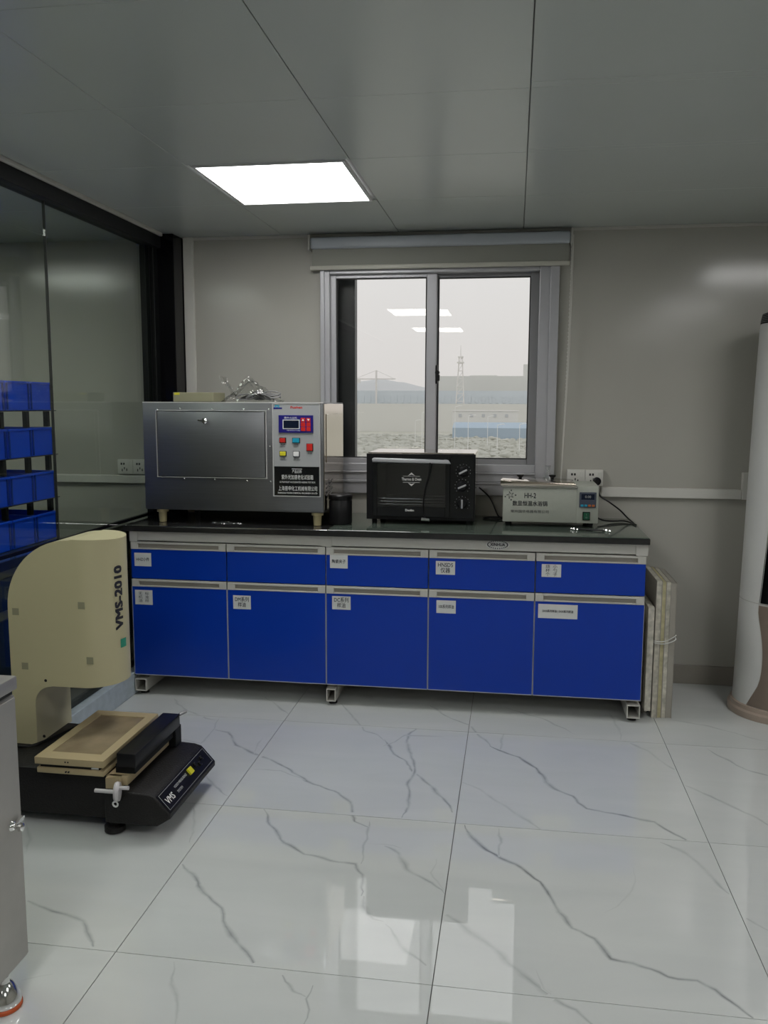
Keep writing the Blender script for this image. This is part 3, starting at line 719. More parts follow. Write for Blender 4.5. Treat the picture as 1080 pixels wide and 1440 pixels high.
for u0, u1 in ((568, 625), (638, 690)):
    for k in range(3): put('key', pbox(u0, u1, 338+57*k, 388+57*k, .013, .015, .0005), 'red', cp)
    u = (u0+u1)/2; x, z = q(u, 365); text('▲' if u < 600 else '▼', .013, (x, CY-.0155, z), 'white', cp)
for nm, m_, a in (('push_button', 'red', (300, 370, 595, 650)), ('push_button', 'cyan', (462, 545, 595, 650)), ('push_button', 'yellow', (300, 372, 765, 818)), ('push_button', 'white', (470, 540, 765, 825)), ('power_rocker', 'red', (640, 710, 665, 750))):
    u0, u1, v0, v1 = a; s = put('button_bezel', pbox(u0-8, u1+8, v0-6, v1+8, .006, .009, .001), 'black', cp)
    put(nm, pbox(u0, u1, v0, v1, .006, .016, .002), m_, cp, label={'red': 'red control button', 'cyan': 'cyan control button', 'yellow': 'yellow control button', 'white': 'white control button'}[m_])
def ptext(s, u, v, wpx, hpx, m_, dd, bold=0):
    x, z = q(u, v); text(s, hpx*.00044, (x, CY-dd, z), m_, cp, width=wpx/600*(PX1-PX0), bold=bold)
ptext('Pushen', 510, 208, 150, 38, 'red', .0068, .0004); ptext('PS', 268, 196, 60, 40, 'cyan', .0068, .0006); put('logo_bar', pbox(222, 330, 207, 228, .006, .0068), 'navy', cp)
ptext('紫外光加热', 440, 340, 160, 28, 'white', .0135); ptext('TEMPERATURE', 475, 498, 170, 16, 'white', .0135)
for s, u, v in (('电源', 335, 678), ('加热', 503, 678), ('计时', 335, 848), ('紫外灯', 505, 850), ('开关', 675, 785)): ptext(s, u, v, 52, 26, 'ink', .0068)
for s, u, v in (('POWER', 335, 704), ('HEAT', 503, 704), ('TIME RESET', 340, 872), ('UV LAMP', 510, 872)): ptext(s, u, v, 90 if v > 800 else 56, 18, 'ink', .0068)
ptext('产品名称', 510, 1022, 120, 40, 'white', .0076); put('plate_rule', pbox(445, 575, 982, 989, .0072, .0076), 'white', cp)
ptext('紫外光加速老化试验箱', 515, 1095, 400, 58, 'white', .0076); ptext('ULTRAVIOLET ACCELERATED AGEING TEST BOX', 515, 1155, 450, 28, 'white', .0076)
ptext('上海普申化工机械有限公司', 520, 1240, 490, 58, 'white', .0076); ptext('SHANGHAI PUSHEN CHEMICAL MACHINERY CO LTD', 515, 1295, 500, 28, 'white', .0076)
for x, y in ((-1.762, CY+.04), (-.945, CY+.035), (-1.762, -.12), (-.945, -.12)):
    put('foot', lathe(new(), (x, y, .886), [(.019, 0), (.021, .05), (.030, .052), (.030, .068)], 20), 'cream', ch, True)
# things on the chamber
t = thing('card_box', 'small khaki box with a yellow sticker on the steel chamber', 'box', (-1.58, -.42, 1.498))
put('body', box(new(), -1.69, -1.478, -.51, -.33, 1.4985, 1.546, .003), 'card', t); put('sticker', box(new(), -1.683, -1.655, -.5112, -.5098, 1.533, 1.5445), 'yellow', t)
t = thing('plastic_bag', 'crumpled clear plastic bag holding dark coiled wires on the steel chamber', 'bag', (-1.31, -.42, 1.498))
b = new(); rs = bmesh.ops.create_icosphere(b, subdivisions=5, radius=1)
for v in rs['verts']:
    n_ = v.co.copy(); h = max(0, n_.z)
    f = noise.noise(n_*2.3)*.28+abs(noise.noise(n_*6))*.30+abs(noise.noise(n_*14))*.12
    v.co = Vector((n_.x*.150*(1+f*.5), n_.y*.09*(1+f*.4), (h**.75)*.085*(1+f)+.0))
    v.co.z *= max(.18, 1-abs(v.co.x+.0)/.17)*1.25
    v.co += Vector((-1.31, -.42, 1.4985))
put('bag_film', b, 'bag', t)
b = new(); rs = bmesh.ops.create_grid(b, x_segments=14, y_segments=14, size=.5)
for v in rs['verts']:
    a, c = v.co.x+.5, v.co.y+.5
    v.co = Vector((-1.385-.075*a, -.42+(c-.5)*(.03+.07*a)+.012*noise.noise((a*6, c*6, 1)), 1.545+.075*a+.03*noise.noise((a*5, c*7, 0))-.02*(1-a)))
put('bag_neck', b, 'bag', t)
for k in range(7):
    b = new(); rr = random.Random(k+50); cx, cy, cz = -1.34+.022*k+rr.uniform(-.01, .01), -.42+rr.uniform(-.02, .02), 1.524; P = []
    for i in range(26):
        a = i/25*2*PI*2; P.append((cx+.042*math.cos(a), cy+.036*math.sin(a)*.8, cz+.014*math.sin(a+k)+.004*k*(i/25)))
    tube(b, P, .004, 6, 2); put('wire_coil', b, 'darkwire' if k % 2 else 'greywire', t, True)
b = new(); rs = bmesh.ops.create_grid(b, x_segments=24, y_segments=10, size=.5)
for v in rs['verts']:
    x, y = v.co.x, v.co.y; v.co = Vector((-1.385+x*.16, -.60+y*.05, .893+abs(noise.noise((x*9, y*5, 3)))*.022))
tag(put('plastic_scrap', b, 'bag'), 'crumpled clear plastic scrap on the worktop under the steel chamber', 'scrap')

# black can
t = thing('black_canister', 'black round canister beside the steel chamber on the worktop', 'canister', (-.845, -.46, .888))
put('body', lathe(new(), (-.838, -.46, .888), [(.050, 0), (.057, .004), (.0585, .012), (.0585, .118), (.056, .122), (.056, .126)], 40), 'black', t, True)
put('lid', lathe(new(), (-.838, -.46, 1.014), [(.058, 0), (.060, .003), (.060, .020), (.056, .025), (.0, .026)], 40, cap=False), 'black', t, True)

# ================================================================== TOASTER OVEN
to = thing('toaster_oven', 'black toaster oven with glass door and silver handle on the bench', 'oven', (-.44, -.25, .888))
OX0, OX1, OY, OZ0, OZ1 = -.712, -.165, -.42, .912, 1.250
b = new(); t_ = .012
box(b, OX0+.006, OX1-.004, OY+.02, -.05, OZ1-.008, OZ1, .003); box(b, OX0+.004, OX0+.014, OY+.02, -.05, OZ0, OZ1-.008); box(b, OX1-.014, OX1-.004, OY+.02, -.05, OZ0, OZ1-.008); box(b, OX0+.014, OX1-.014, -.06, -.05, OZ0, OZ1-.008); box(b, OX0+.014, OX1-.014, OY+.02, -.06, OZ0, OZ0+.01)
put('housing', b, 'steelside', to)
b = new(); ix0, ix1, iz0, iz1 = -.668, -.300, .945, 1.225
for a in ((OX0, ix0, OZ0, OZ1-.006), (ix1, OX1, OZ0, OZ1-.006), (ix0, ix1, iz1, OZ1-.006), (ix0, ix1, OZ0, iz0)): box(b, a[0], a[1], OY, OY+.02, a[2], a[3], .001, 1)
put('front_frame', b, 'black', to)
b = new(); box(b, ix0-.006, ix0+.002, OY+.02, -.07, iz0-.01, iz1); box(b, ix1, ix1+.006, OY+.02, -.07, iz0-.01, iz1); box(b, ix0, ix1, -.075, -.07, iz0-.01, iz1); box(b, ix0, ix1, OY+.02, -.07, iz1, iz1+.005); box(b, ix0, ix1, OY+.02, -.07, iz0-.012, iz0-.008)
put('cavity', b, 'steel', to)
dr = put('door', box(box(box(box(new(), ix0-.01, ix0+.012, OY-.016, OY, iz0-.015, iz1, .002), ix1-.012, ix1+.01, OY-.016, OY, iz0-.015, iz1, .002), ix0+.012, ix1-.012, OY-.016, OY, iz0-.015, iz0+.034, .002), ix0+.012, ix1-.012, OY-.016, OY, iz1-.03, iz1, .002), 'blackgloss', to)
put('door_glass', box(new(), ix0+.010, ix1-.010, OY-.012, OY-.008, iz0+.03, iz1-.02), glass('oven_glass', (.55, .57, .58), 2.6), dr)
b = new(); prism(b, [(ix0-.006, 1.204), (ix1+.016, 1.200), (ix1+.004, 1.218), (ix0+.0, 1.226), (ix0-.008, 1.220)], OY-.052, OY-.034, 'y', .005, 3); box(b, ix0+.005, ix0+.02, OY-.036, OY-.014, 1.205, 1.218); box(b, ix1-.02, ix1-.005, OY-.036, OY-.014, 1.205, 1.218)
put('door_handle', b, 'alu', dr, True)
text('Thermo & Oven', .020, (-.482, OY-.0165+.003, 1.118), 'paper', dr, bold=.0004, width=.098)
b = new(); yy = OY-.0135
for s in (1, -1):
    prism(b, [(-.482-.018, 1.118+s*.018), (-.482, 1.118+s*.034), (-.482+.018, 1.118+s*.018), (-.482, 1.118+s*.024)], yy, yy+.0006, 'y'); box(b, -.525, -.44, yy, yy+.0006, 1.118+s*.0155-.0008, 1.118+s*.0155+.0008)
put('ornament', b, 'paper', dr)
text('Donlim', .015, (-.49, OY-.0172, .962), 'white', dr, bold=.0005)
b = new()
for k in range(13): cyl(b, (ix0+.02+.028*k, OY+.04, 1.0), (ix0+.02+.028*k, -.09, 1.0), .002, n=6)
for z in (1.0, 1.014, .985): cyl(b, (ix0+.005, OY+.035, z), (ix1-.005, OY+.035, z), .0028, n=6)
cyl(b, (ix0+.005, -.09, 1.0), (ix1-.005, -.09, 1.0), .003, n=6); put('wire_rack', b, 'chrome', to)
b = new(); cyl(b, (ix0+.01, -.2, .965), (ix1-.01, -.2, .965), .004, n=8); cyl(b, (ix0+.01, -.2, 1.21), (ix1-.01, -.2, 1.21), .004, n=8); put('heating_rod', b, 'chrome', to)
b = new(); box(b, OX1-.125, OX1-.008, OY-.004, OY, OZ0+.015, OZ1-.018, .001, 1); cpn = put('control_panel', b, 'blackgloss', to)
for (kx, kz, ang) in ((-.225, 1.160, 28), (-.229, 1.086, 24), (-.228, 1.000, 90)):
    kn = put('knob', lathe(new(), (kx, OY-.004, kz), [(.027, 0), (.026, .006), (.020, .016), (.018, .018)], 24, (0, -1, 0)), 'black', cpn, True)
    b = new(); box(b, -.022, .022, -.009, 0, -.0042, .0042, .0015); b.transform(Matrix.Translation((kx, OY-.020, kz)) @ Matrix.Rotation(R(-ang), 4, 'Y')); put('knob_grip', b, 'alu', cpn)
    b = new()
    for i in range(11):
        a = R(-40+26*i); box(b, kx+.036*math.cos(a)-.0013, kx+.036*math.cos(a)+.0013, OY-.0048, OY-.0042, kz+.036*math.sin(a)-.0013, kz+.036*math.sin(a)+.0013)
    put('dial_marks', b, 'panelgrey', cpn)
for x in (OX0+.035, OX1-.035):
    for y in (OY+.04, -.1): put('foot', lathe(new(), (x, y, .888), [(.012, 0), (.014, .02), (.016, .026)], 14), 'black', to, True)
b = new(); tube(b, [(-.385, OY-.056, 1.205), (-.392, OY-.050, 1.15), (-.415, OY-.028, 1.05), (-.42, OY-.024, .96), (-.41, OY-.03, .925)], .0032, 8)
t = thing('probe_cord', 'thin black probe cord hanging down in front of the oven door', 'cord', (-.41, OY-.04, .90)); put('cord', b, 'black', t, True)
b = new(); cyl(b, (-.428, OY-.034, .922), (-.388, OY-.034, .918), .009, .007, 12); put('probe_plug', b, 'chrome', t, True)
b = new(); tube(b, [(-.16, -.08, 1.05), (-.10, -.055, .99), (-.055, -.09, .90), (-.02, -.15, .894), (-.07, -.19, .8925), (-.13, -.14, .8925), (-.08, -.09, .8925), (.0, -.12, .8925)], .004, 8)
tag(put('black_cable', b, 'black', None, True), 'black cord curling on the worktop right of the toaster oven', 'cord')

# ================================================================== WATER BATH
wb = thing('water_bath', 'pale grey thermostatic water bath marked HH-2 on the right of the bench', 'water bath', (.2, -.25, .888))
WB0, WB1, WY, WZ0, WZ1 = -.028, .436, -.40, .912, 1.088
put('body', box(new(), WB0, .332, WY, -.12, WZ0, WZ1, .004), 'bathgrey', wb, True)
put('control_housing', box(new(), .331, WB1, WY-.0005, -.12, WZ0, WZ1+.008, .004), 'bathgrey', wb, True)
b = new(); prism(b, [(-.042, 1.094), (.330, 1.094), (.322, 1.106), (-.030, 1.122), (-.040, 1.118)], WY-.008, -.13, 'y', .002); ld = put('lid', b, 'steelside', wb, True)
put('lid_lip', box(new(), -.038, .335, WY-.010, -.128, 1.086, 1.0945, .001, 1), 'chrome', wb)
for x in (.056, .216): put('lid_knob', lathe(new(), (x, -.27, 1.112), [(.008, 0), (.008, .010), (.017, .018), (.018, .026), (.0, .028)], 18, cap=False), 'black', ld, True)
for x in (.0, .10, .40):
    for y in (WY+.04, -.15):
        if x != .10: put('foot', lathe(new(), (x, y, .888), [(.013, 0), (.016, .012), (.018, .025)], 16), 'black', wb, True)
dp = put('display', box(new(), .343, .424, WY-.009, WY, .991, 1.066, .002), 'bathdisp', wb)
b = new(); box(b, .352, .415, WY-.0098, WY-.0088, 1.030, 1.058); put('display_screen', b, 'screen', dp); text('0.00', .017, (.384, WY-.0105, 1.044), 'panelgrey', dp)
for k in range(4): put('key', box(new(), .350+.018*k, .363+.018*k, WY-.0105, WY-.0088, .996, 1.006, .001), 'orange' if k > 1 else 'cyan', dp)
rs_ = put('rocker_surround', box(new(), .361, .397, WY-.007, WY, .928, .970, .002), 'black', wb); put('rocker_switch', box(new(), .365, .393, WY-.011, WY-.006, .932, .966, .003), 'darkgreen', rs_, label='green rocker switch')
text('I\nO', .012, (.379, WY-.0115, .949), 'panelgrey', rs_, space=1.2)
text('HH-2', .036, (.105, WY-.0012, 1.043), 'ink', wb, bold=.0004, width=.056); text('数显恒温水浴锅', .027, (.105, WY-.0012, 1.003), 'ink', wb, bold=.0003, width=.170); text('常州国华电器有限公司', .016, (.105, WY-.0012, .964), 'ink', wb, width=.185)
b = new()
for k in range(10):
    a = 2*PI*k/10; r1 = .018 if k % 2 else .011; p = (.008+.026*math.cos(a)*.9, 1.045+.024*math.sin(a))
    prism(b, [(.008+.005*math.cos(a-.6), 1.045+.005*math.sin(a-.6)), (.008+r1*math.cos(a-.15), 1.045+r1*math.sin(a-.15)), (.008+r1*math.cos(a+.15), 1.045+r1*math.sin(a+.15))], WY-.0012, WY-.0006, 'y')
for k in (0, 2, 5, 7):
    a = 2*PI*k/9; box(b, .008+.026*math.cos(a)-.003, .008+.026*math.cos(a)+.003, WY-.0012, WY-.0006, 1.045+.024*math.sin(a)-.003, 1.045+.024*math.sin(a)+.003)
put('emblem', b, 'ink', wb)
t = thing('glass_flask', 'small clear glass flask standing behind the lid knobs of the water bath', 'flask', (.198, -.16, 1.11))
put('body', lathe(new(), (.198, -.16, 1.108), [(.022, 0), (.025, .003), (.022, .012), (.010, .038), (.009, .050)], 24), 'flaskglass', t, True)
put('neck', lathe(new(), (.198, -.16, 1.158), [(.009, 0), (.013, .001), (.013, .009), (.010, .010), (.010, .013), (.014, .014), (.014, .020), (.0, .020)], 24, cap=False), 'flaskglass', t, True)
b = new(); lathe(b, (.458, -.036, 1.090), [(.021, 0), (.021, .020), (.012, .028)], 20, (0, -1, 0))
t = thing('power_plug', 'black plug in the white socket with its cable looping down', 'plug', (.458, -.05, 1.09)); put('plug', b, 'black', t, True)
b = new(); tube(b, [(.458, -.062, 1.085), (.470, -.068, 1.02), (.52, -.07, .985), (.575, -.09, .945), (.61, -.13, .910), (.632, -.20, .893)], .004, 8); put('cable', b, 'black', t, True)
b = new(); tube(b, [(.436, -.20, .925), (.475, -.20, .905), (.53, -.17, .896), (.59, -.15, .8955), (.622, -.20, .893), (.636, -.27, .8925)], .004, 8); tag(put('black_cable', b, 'black', None, True), 'black cord running from the water bath across the worktop to the right', 'cord')
b = new(); tube(b, [(.44, -.34, .8905), (.50, -.30, .8905), (.56, -.24, .8905), (.62, -.22, .8905)], .002, 6); tag(put('thin_cable', b, 'darkwire', None, True), 'thin cable lying flat on the sheet right of the water bath', 'cord')
t = thing('metal_clamp', 'small chrome rod with knobbed ends on the worktop before the water bath', 'clamp', (.39, -.49, .888))
b = new(); cyl(b, (.315, -.475, .894), (.47, -.505, .894), .004, n=10); put('rod', b, 'darkwire', t)
for x, y in ((.315, -.475), (.465, -.504)):
    b = new()
    for dx, dy, r0 in ((0, 0, .009), (.016, -.008, .007), (-.010, .010, .007), (.006, .012, .006)): lathe(b, (x+dx, y+dy, .888), [(r0*.7, 0), (r0, r0*.6), (r0*.6, r0*1.4), (0, r0*1.5)], 10, cap=False)
    put('end_knob', b, 'chrome', t, True)

# ================================================================== BOARDS BESIDE BENCH
BD = [(.700, .726, .668, -.565, 'foam'), (.7265, .746, .664, -.560, 'foamy'), (.7465, .768, .662, -.558, 'foam'), (.7685, .795, .658, -.556, 'boardskin')]
bl = ['white edged board directly right of the grey steel edged one beside the bench', 'yellowed board between two white edged boards beside the bench', 'white edged board second from the outside of the tied stack', 'outermost grey board of the tied stack beside the bench']
for k, (x0, x1, h, y, m_) in enumerate(BD):
    t = thing('insulation_board', bl[k], 'board', ((x0+x1)/2, y+.2, 0), 'boards standing beside the bench')
    put('core', box(new(), x0+.002, x1-.002, y, -.16-.01*k, .001, h), m_, t); b = new(); box(b, x0, x0+.002, y-.002, -.16-.01*k, 0, h+.002); box(b, x1-.002, x1, y-.002, -.16-.01*k, 0, h+.002); put('skin', b, 'boardskin', t)
t = thing('insulation_board', 'short white board squeezed between the bench and the taller boards', 'board', (.68, -.4, 0), 'boards standing beside the bench')
put('core', box(new(), .662, .690, -.60, -.15, .045, .548, .001), 'foam', t); put('lower_rest', box(new(), .664, .688, -.50, -.15, 0, .045), 'boardskin', t)
b = new()
for (z, dz) in ((.372, 0), (.380, .012)): tube(b, [(.697, -.52, z), (.699, -.571, z), (.747, -.570, z-.004+dz*.4), (.797, -.563, z+.016+dz), (.799, -.5, z+.018)], .0025, 6)
tag(put('tie_strap', b, 'paper', None, True), 'clear strap tied round the boards beside the bench', 'strap')

# ================================================================== AIR CONDITIONER
AX, AY = 1.327, -.365
ac = thing('air_conditioner', 'tall white column air conditioner at the right edge', 'air conditioner', (AX, AY, 0))
put('plinth', lathe(new(), (AX, AY, 0), [(.226, 0), (.228, .006), (.228, .030), (.220, .036), (.216, .038), (.216, .056), (.208, .060)], 64), 'actan', ac, True)
put('column', lathe(new(), (AX, AY, .058), [(.207, 0), (.204, .06), (.197, .5), (.190, 1.0), (.182, 1.5), (.175, 1.79), (.172, 1.81)], 64), 'acwhite', ac, True)
b = new(); lathe(b, (AX, AY, 1.868), [(.172, 0), (.173, .010), (.166, .045), (.140, .060), (.0, .064)], 64, cap=False); gr = put('top_grille', b, 'blackmatte', ac, True)
b = new()
for k in range(6): lathe(b, (AX, AY, 1.876+.008*k), [(.1725-.0012*k, 0), (.1745-.0012*k, .001), (.1725-.0012*k, .002)], 64, cap=False)
put('grille_ring', b, 'panelgrey', gr)
put('shell_seam', lathe(new(), (AX, AY, .560), [(.1965, 0), (.1985, .0015), (.1965, .003)], 64, cap=False), 'greyshade', ac)
def rad(z):
    P = [(.058, .207), (.118, .204), (.558, .197), (1.058, .190), (1.558, .182), (1.85, .175)]
    for (a, p), (c, q_) in zip(P, P[1:]):
        if z <= c: return p+(q_-p)*(z-a)/(c-a)
    return .175
def patch(az0, az1, z0, z1, off, n=18, mrows=14):
    b = new(); rows = []
    for i in range(mrows+1):
        z = z0+(z1-z0)*i/mrows; a0 = az0(z); a1 = az1(z)
        rows.append([(a0+(a1-a0)*j/n, z) for j in range(n+1)])
    for o_ in (0, off):
        pass
    V = [[b.verts.new((AX+(rad(z)+off)*math.cos(R(a)), AY+(rad(z)+off)*math.sin(R(a)), z)) for a, z in r] for r in rows]
    for A, B in zip(V, V[1:]):
        for j in range(n): b.faces.new((A[j], A[j+1], B[j+1], B[j]))
    bmesh.ops.solidify(b, geom=b.faces[:], thickness=off*.9)
    return b
put('lower_panel', patch(lambda z: 222+10*math.sin(PI*min(1, max(0, (z-.06)/.45)))-9*max(0, 1-(z-.06)/.12), lambda z: 338, .062, .555, .003), 'actan', ac, True, label='champagne coloured lower front panel')
put('front_strip', patch(lambda z: 224+16*((z-.565)/.95)**1.0, lambda z: 322-8*((z-.565)/.95), .566, 1.50, .003), 'blackgloss', ac, True, label='glossy black front strip')
put('strip_trim', patch(lambda z: 222.6+16*((z-.565)/.95)**1.0, lambda z: 223.8+16*((z-.565)/.95), .566, 1.50, .005, 2), 'chrome', ac, True)

# ================================================================== MEASURING MACHINE
mm = thing('measuring_machine', 'ivory and black video measuring machine marked VMS-2010 on the floor', 'measuring machine', (-1.5, -1.78, 0))
YN, YF = -1.99, -1.57
b = new(); prism(b, [(-1.855, .04), (-1.355, .04), (-1.355, .205), (-1.855, .212)], YN, YF, 'y', .006); put('base', b, 'granite', mm, True)
b = new(); prism(b, [(-1.355, .045), (-1.165, .045), (-1.118, .075), (-1.118, .092), (-1.172, .152), (-1.200, .160), (-1.31, .166), (-1.345, .160), (-1.355, .15)], YN-.04, YF-.0, 'y', .008, 3); cs = put('console', b, 'granite', mm, True)
# sloped face between (-1.172,.152) and (-1.118,.092)
sl = Vector((-1.118+1.172, 0, .092-.152)); ln = sl.length; un = sl.normalized(); nn = Vector((-un.z, 0, un.x)); 
if nn.x < 0: nn = -nn
def onslope(s, y, d): p = Vector((-1.172, 0, .152))+un*s+nn*d; return Vector((p.x, y, p.z))
def slopebox(s0, s1, y0, y1, d0, d1):
    b = new(); vs = [b.verts.new(onslope(s, y, d)) for d in (d0, d1) for s, y in ((s0, y0), (s1, y0), (s1, y1), (s0, y1))]
    for f in ((0, 1, 2, 3), (7, 6, 5, 4), (0, 4, 5, 1), (1, 5, 6, 2), (2, 6, 7, 3), (3, 7, 4, 0)): b.faces.new([vs[i] for i in f])
    return b
Y0, Y1 = YN-.03, YF-.01
put('fascia', slopebox(.004, ln-.004, Y0, Y1, .0005, .002), 'black', cs)
b = slopebox(.009, .0102, Y0+.01, Y1-.01, .002, .0026)
for a in ((ln-.0102, ln-.009, Y0+.01, Y1-.01), (.009, ln-.009, Y0+.01, Y0+.0115), (.009, ln-.009, Y1-.0115, Y1-.01)):
    b2 = slopebox(*a, .002, .0026); tmp = bpy.data.meshes.new('t'); b2.to_mesh(tmp); b.from_mesh(tmp); b2.free(); bpy.data.meshes.remove(tmp)
put('fascia_line', b, 'panelgrey', cs)
put('yellow_button', slopebox(.020, .045, Y0+.245, Y0+.275, .002, .009), 'yellow', cs)
for k in range(3):
    c = onslope(.030+.012*(k % 2), Y0+.31+.032*k, .002); put('dial', lathe(new(), c, [(.009, 0), (.009, .006), (.006, .009)], 14, nn), 'black', cs, True)
def slopetext(s, size, y, ss, m_):
    me = textmesh(s, size, 'LEFT', .0004); mtx = Matrix(((0, -un.x, nn.x, 0), (1, 0, 0, 0), (0, -un.z, nn.z, 0), (0, 0, 0, 1)))
    me.transform(Matrix.Translation(onslope(ss, y, .0028)) @ mtx); putme('lettering', me, m_, cs)
slopetext('VMS', .034, Y0+.025, .045, 'white'); slopetext('VIDEO MEASURING', .013, Y0+.115, .030, 'panelgrey'); slopetext('SYSTEM', .013, Y0+.115, .050, 'panelgrey')
for x, y in ((-1.335, YN-.005), (-1.80, YN+.03), (-1.335, YF-.04), (-1.80, YF-.04)):
    put('foot', lathe(new(), (x, y, 0), [(.022, 0), (.036, .006), (.036, .024), (.018, .030), (.014, .050)], 20), 'granite', mm, True)
put('socket_screw', lathe(new(), (-1.312, YN-.040, .118), [(.012, 0), (.012, .002), (.006, .002), (.005, .0)], 18, (0, -1, 0)), 'chrome', mm)
# XY stage
st_ = put('stage_lower', box(box(new(), -1.600, -1.352, -2.03, -1.575, .212, .232, .003), -1.36, -1.28, -2.00, -1.58, .172, .205, .003), 'tan', mm, True)
b = new(); box(b, -1.59, -1.37, -2.022, -1.585, .232, .246); put('stage_slide', b, 'black', mm)
put('slide_bar', box(new(), -1.40, -1.372, -2.026, -2.0, .234, .243, .002), 'chrome', mm)
b = new(); x0, x1, y0, y1, z0, z1 = -1.604, -1.350, -2.034, -1.572, .246, .270
for a in ((x0, x1, y0, y0+.055), (x0, x1, y1-.045, y1), (x0, x0+.035, y0+.055, y1-.045), (x1-.035, x1, y0+.055, y1-.045)): box(b, *a, z0, z1)
sf = put('stage_frame', b, 'tan', mm); put('stage_glass', box(new(), x0+.035, x1-.035, y0+.055, y1-.045, .255, .267), 'brownglass', sf)
b = new()
for x in (-1.49, -1.48):
    for z in (.258, .222): cyl(b, (x, -2.0345, z), (x, -2.03, z), .003, n=8)
put('stage_screw', b, 'black', sf)
b = new(); box(b, -1.318, -1.248, -2.0, -1.60, .238, .288, .004); put('scale_housing', b, 'black', mm, True)
b = new(); box(b, -1.335, -1.262, -1.975, -1.59, .205, .238, .002); box(b, -1.30, -1.25, -1.64, -1.585, .165, .24, .003); put('carriage', b, 'blackmatte', mm)
b = new(); box(b, -1.352, -1.30, -2.02, -1.985, .166, .205, .002); put('end_block', b, 'tan', mm)
cyl_ = new(); cyl(cyl_, (-1.25, -1.60, .283), (-1.232, -1.575, .288), .006, n=10); put('cable_gland', cyl_, 'aludark', mm)
b = new(); cyl(b, (-1.375, -2.05, .172), (-1.305, -2.05, .172), .007, n=14); hw = put('handwheel_shaft', b, 'knobwhite', mm, True)
b = new(); lathe(b, (-1.306, -2.05, .172), [(.010, 0), (.031, .003), (.034, .010), (.031, .020), (.010, .024)], 24, (1, .25, 0)); put('handwheel', b, 'knobwhite', hw, True)
b = new(); cyl(b, (-1.282, -2.055, .190), (-1.250, -2.055, .192), .006, .007, 12); put('wheel_grip', b, 'knobwhite', hw, True)
# column: narrower lower post + overhanging head, one casting
HX0, HX1, HZ0, HZ1 = -1.826, -1.424, .442, 1.000
HY0, HY1 = -1.80, -1.545; HR = (HY1-HY0)/2; YC = (HY0+HY1)/2; XF = HX1-HR*.95
def headprof(n=14):
    P = [(HX0, .20), (HX0, .74)]
    cx, cz, rx, rz = -1.575, .74, .251, .255
    for k in range(1, n+1):
        a = PI-(PI/2)*k/n; P.append((cx+rx*math.cos(a), cz+rz*math.sin(a)))
    return P
b = new(); hp = headprof()
outline = hp[1:]+[(XF-.02, .998)]
prism(b, [(HX0, HZ0+.03)]+outline+[(XF-.02, HZ0)]+[(-1.70, HZ0), (-1.725, HZ0-.0)], HY0, HY1, 'y')
put_head = b
# rounded front: half ellipse in plan, extruded in z
poly = [(XF-.02, HY0)]
for k in range(25):
    a = -PI/2+PI*k/24; poly.append((XF+(HX1-XF)*math.cos(a), YC+HR*math.sin(a)))
poly.append((XF-.02, HY1))
b3 = new(); prism(b3, poly, HZ0, .998, 'z')
for v in b3.verts:
    if v.co.z > .9: v.co.z += -.006*max(0, (v.co.x-XF)/(HX1-XF))**2
tmp = bpy.data.meshes.new('t'); b3.to_mesh(tmp); b.from_mesh(tmp); b3.free(); bpy.data.meshes.remove(tmp)
hd = put('head_cover', b, 'ivory', mm, True)
b = new(); cl = [(HX0, .205), (-1.735, .205), (-1.735, .36)]
for k in range(1, 9):
    a = PI-(PI/2)*k/8; cl.append((-1.665+.07*math.cos(a), .372+.07*math.sin(a)))
cl += [(-1.665, HZ0+.002), (HX0, HZ0+.032)]
prism(b, cl, HY0+.0005, HY1, 'y'); put('column', b, 'ivory', mm, True)
arc = [(-1.665+.07*math.cos(PI-(PI/2)*k/8), .372+.07*math.sin(PI-(PI/2)*k/8)) for k in range(9)]; arc2 = [(-1.665+.068*math.cos(PI-(PI/2)*k/8), .372+.068*math.sin(PI-(PI/2)*k/8)) for k in range(9)]
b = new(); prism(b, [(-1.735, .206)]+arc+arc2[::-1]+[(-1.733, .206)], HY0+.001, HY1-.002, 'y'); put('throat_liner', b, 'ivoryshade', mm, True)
def hx(u): return -1.802+(u-12)*(.414/ (185-12))
for (x, z) in ((-1.795, .722), (-1.533, .755), (-1.768, .515), (-1.508, .548)): put('cover_patch', box(new(), x-.013, x+.013, HY0-.0008, HY0+.001, z-.013, z+.013), 'patch', hd)
for (x, z) in ((-1.688, .463), (-1.705, .245)): put('cover_screw', lathe(new(), (x, HY0+.0005, z), [(.006, 0), (.005, .002)], 12, (0, -1, 0)), 'black', hd)
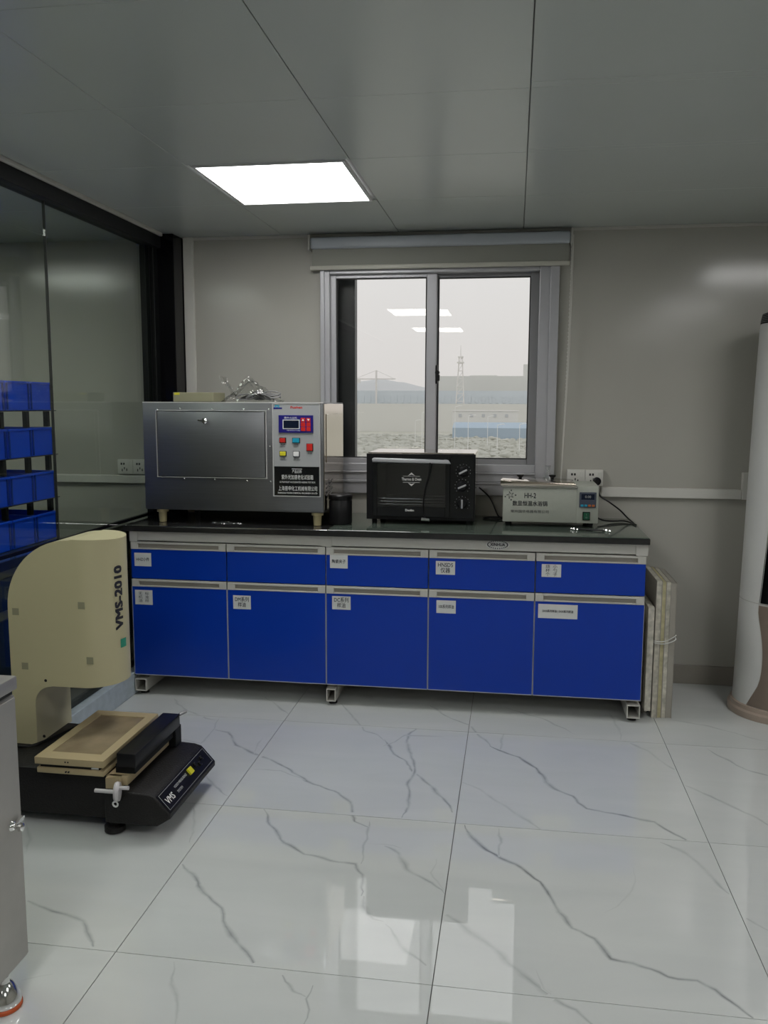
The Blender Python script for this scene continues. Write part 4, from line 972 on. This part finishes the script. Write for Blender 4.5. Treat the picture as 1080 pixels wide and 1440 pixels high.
# lettering bent round the rounded front, reading upwards
def wrap(me, z0, a0, m_, nm='lettering'):
    for v in me.vertices:
        s, t2 = v.co.x, v.co.y          # s along text -> z ; t2 up of letters -> toward -angle
        a = a0-t2/HR
        v.co = Vector((XF+(HX1-XF+.0015)*math.cos(a), YC+(HR+.0015)*math.sin(a), z0+s))
    return putme(nm, me, m_, hd)
me = textmesh('VMS-2010', .052, 'CENTER', .0022)
xs_ = [v.co.x for v in me.vertices]; k_ = .245/(max(xs_)-min(xs_))
for v in me.vertices: v.co.x *= k_
wrap(me, .770, R(-17), 'ink')
b = new(); gs = [b.verts.new((s, t2, 0)) for s, t2 in ((-.017, -.017), (-.017, .017), (.017, .017), (.017, -.017))]; b.faces.new(gs); bmesh.ops.subdivide_edges(b, edges=b.edges[:], cuts=4, use_grid_fill=True); me = bpy.data.meshes.new('s'); b.to_mesh(me); b.free(); wrap(me, .592, R(-10), 'green', 'green_sticker')
b = new(); tube(b, [(-1.79, -1.84, .216), (-1.74, -1.83, .218), (-1.70, -1.72, .216), (-1.66, -1.56, .216)], .005, 8); put('cable', b, 'black', mm, True)

# ================================================================== STEEL CABINET (near left)
sc = thing('steel_cabinet', 'stainless steel cabinet on round feet at the left foreground', 'cabinet', (-1.5, -3.1, 0))
SX, SYF = -1.190, -2.775
put('body', box(new(), -1.80, SX, -3.45, SYF, .080, .775, .004), 'steellight', sc, True)
put('top', box(new(), -1.812, SX+.006, -3.46, SYF+.006, .787, .822, .005), 'steellight', sc, True)
b = new(); box(b, -1.80, SX-.006, -3.45, SYF-.006, .775, .787); put('top_gap', b, 'gasket', sc)
dr = put('door', box(new(), SX, SX+.004, -3.43, SYF-.004, .088, .770, .0015, 1), 'steellight', sc)
b = new(); lathe(b, (SX+.004, SYF-.045, .452), [(.013, 0), (.011, .004), (.006, .008), (.006, .016), (.011, .020), (.010, .028), (.003, .032)], 18, (1, 0, 0)); prism(b, [(SYF-.045, .446), (SYF-.010, .455), (SYF-.008, .462), (SYF-.014, .466), (SYF-.045, .458)], SX+.010, SX+.016, 'x'); put('latch', b, 'chrome', dr, True)
for x, y in ((SX-.012, SYF-.09), (SX-.04, -3.38), (-1.75, SYF-.10), (-1.75, -3.38)):
    f = put('foot', lathe(new(), (x, y, 0.010), [(.038, 0), (.040, .006), (.038, .018), (.022, .050), (.014, .056), (.012, .071)], 28), 'chrome', sc, True); put('rubber_ring', lathe(new(), (x, y, 0), [(.038, 0), (.0415, .002), (.0415, .009), (.039, .011)], 28), 'orangeband', f, True)
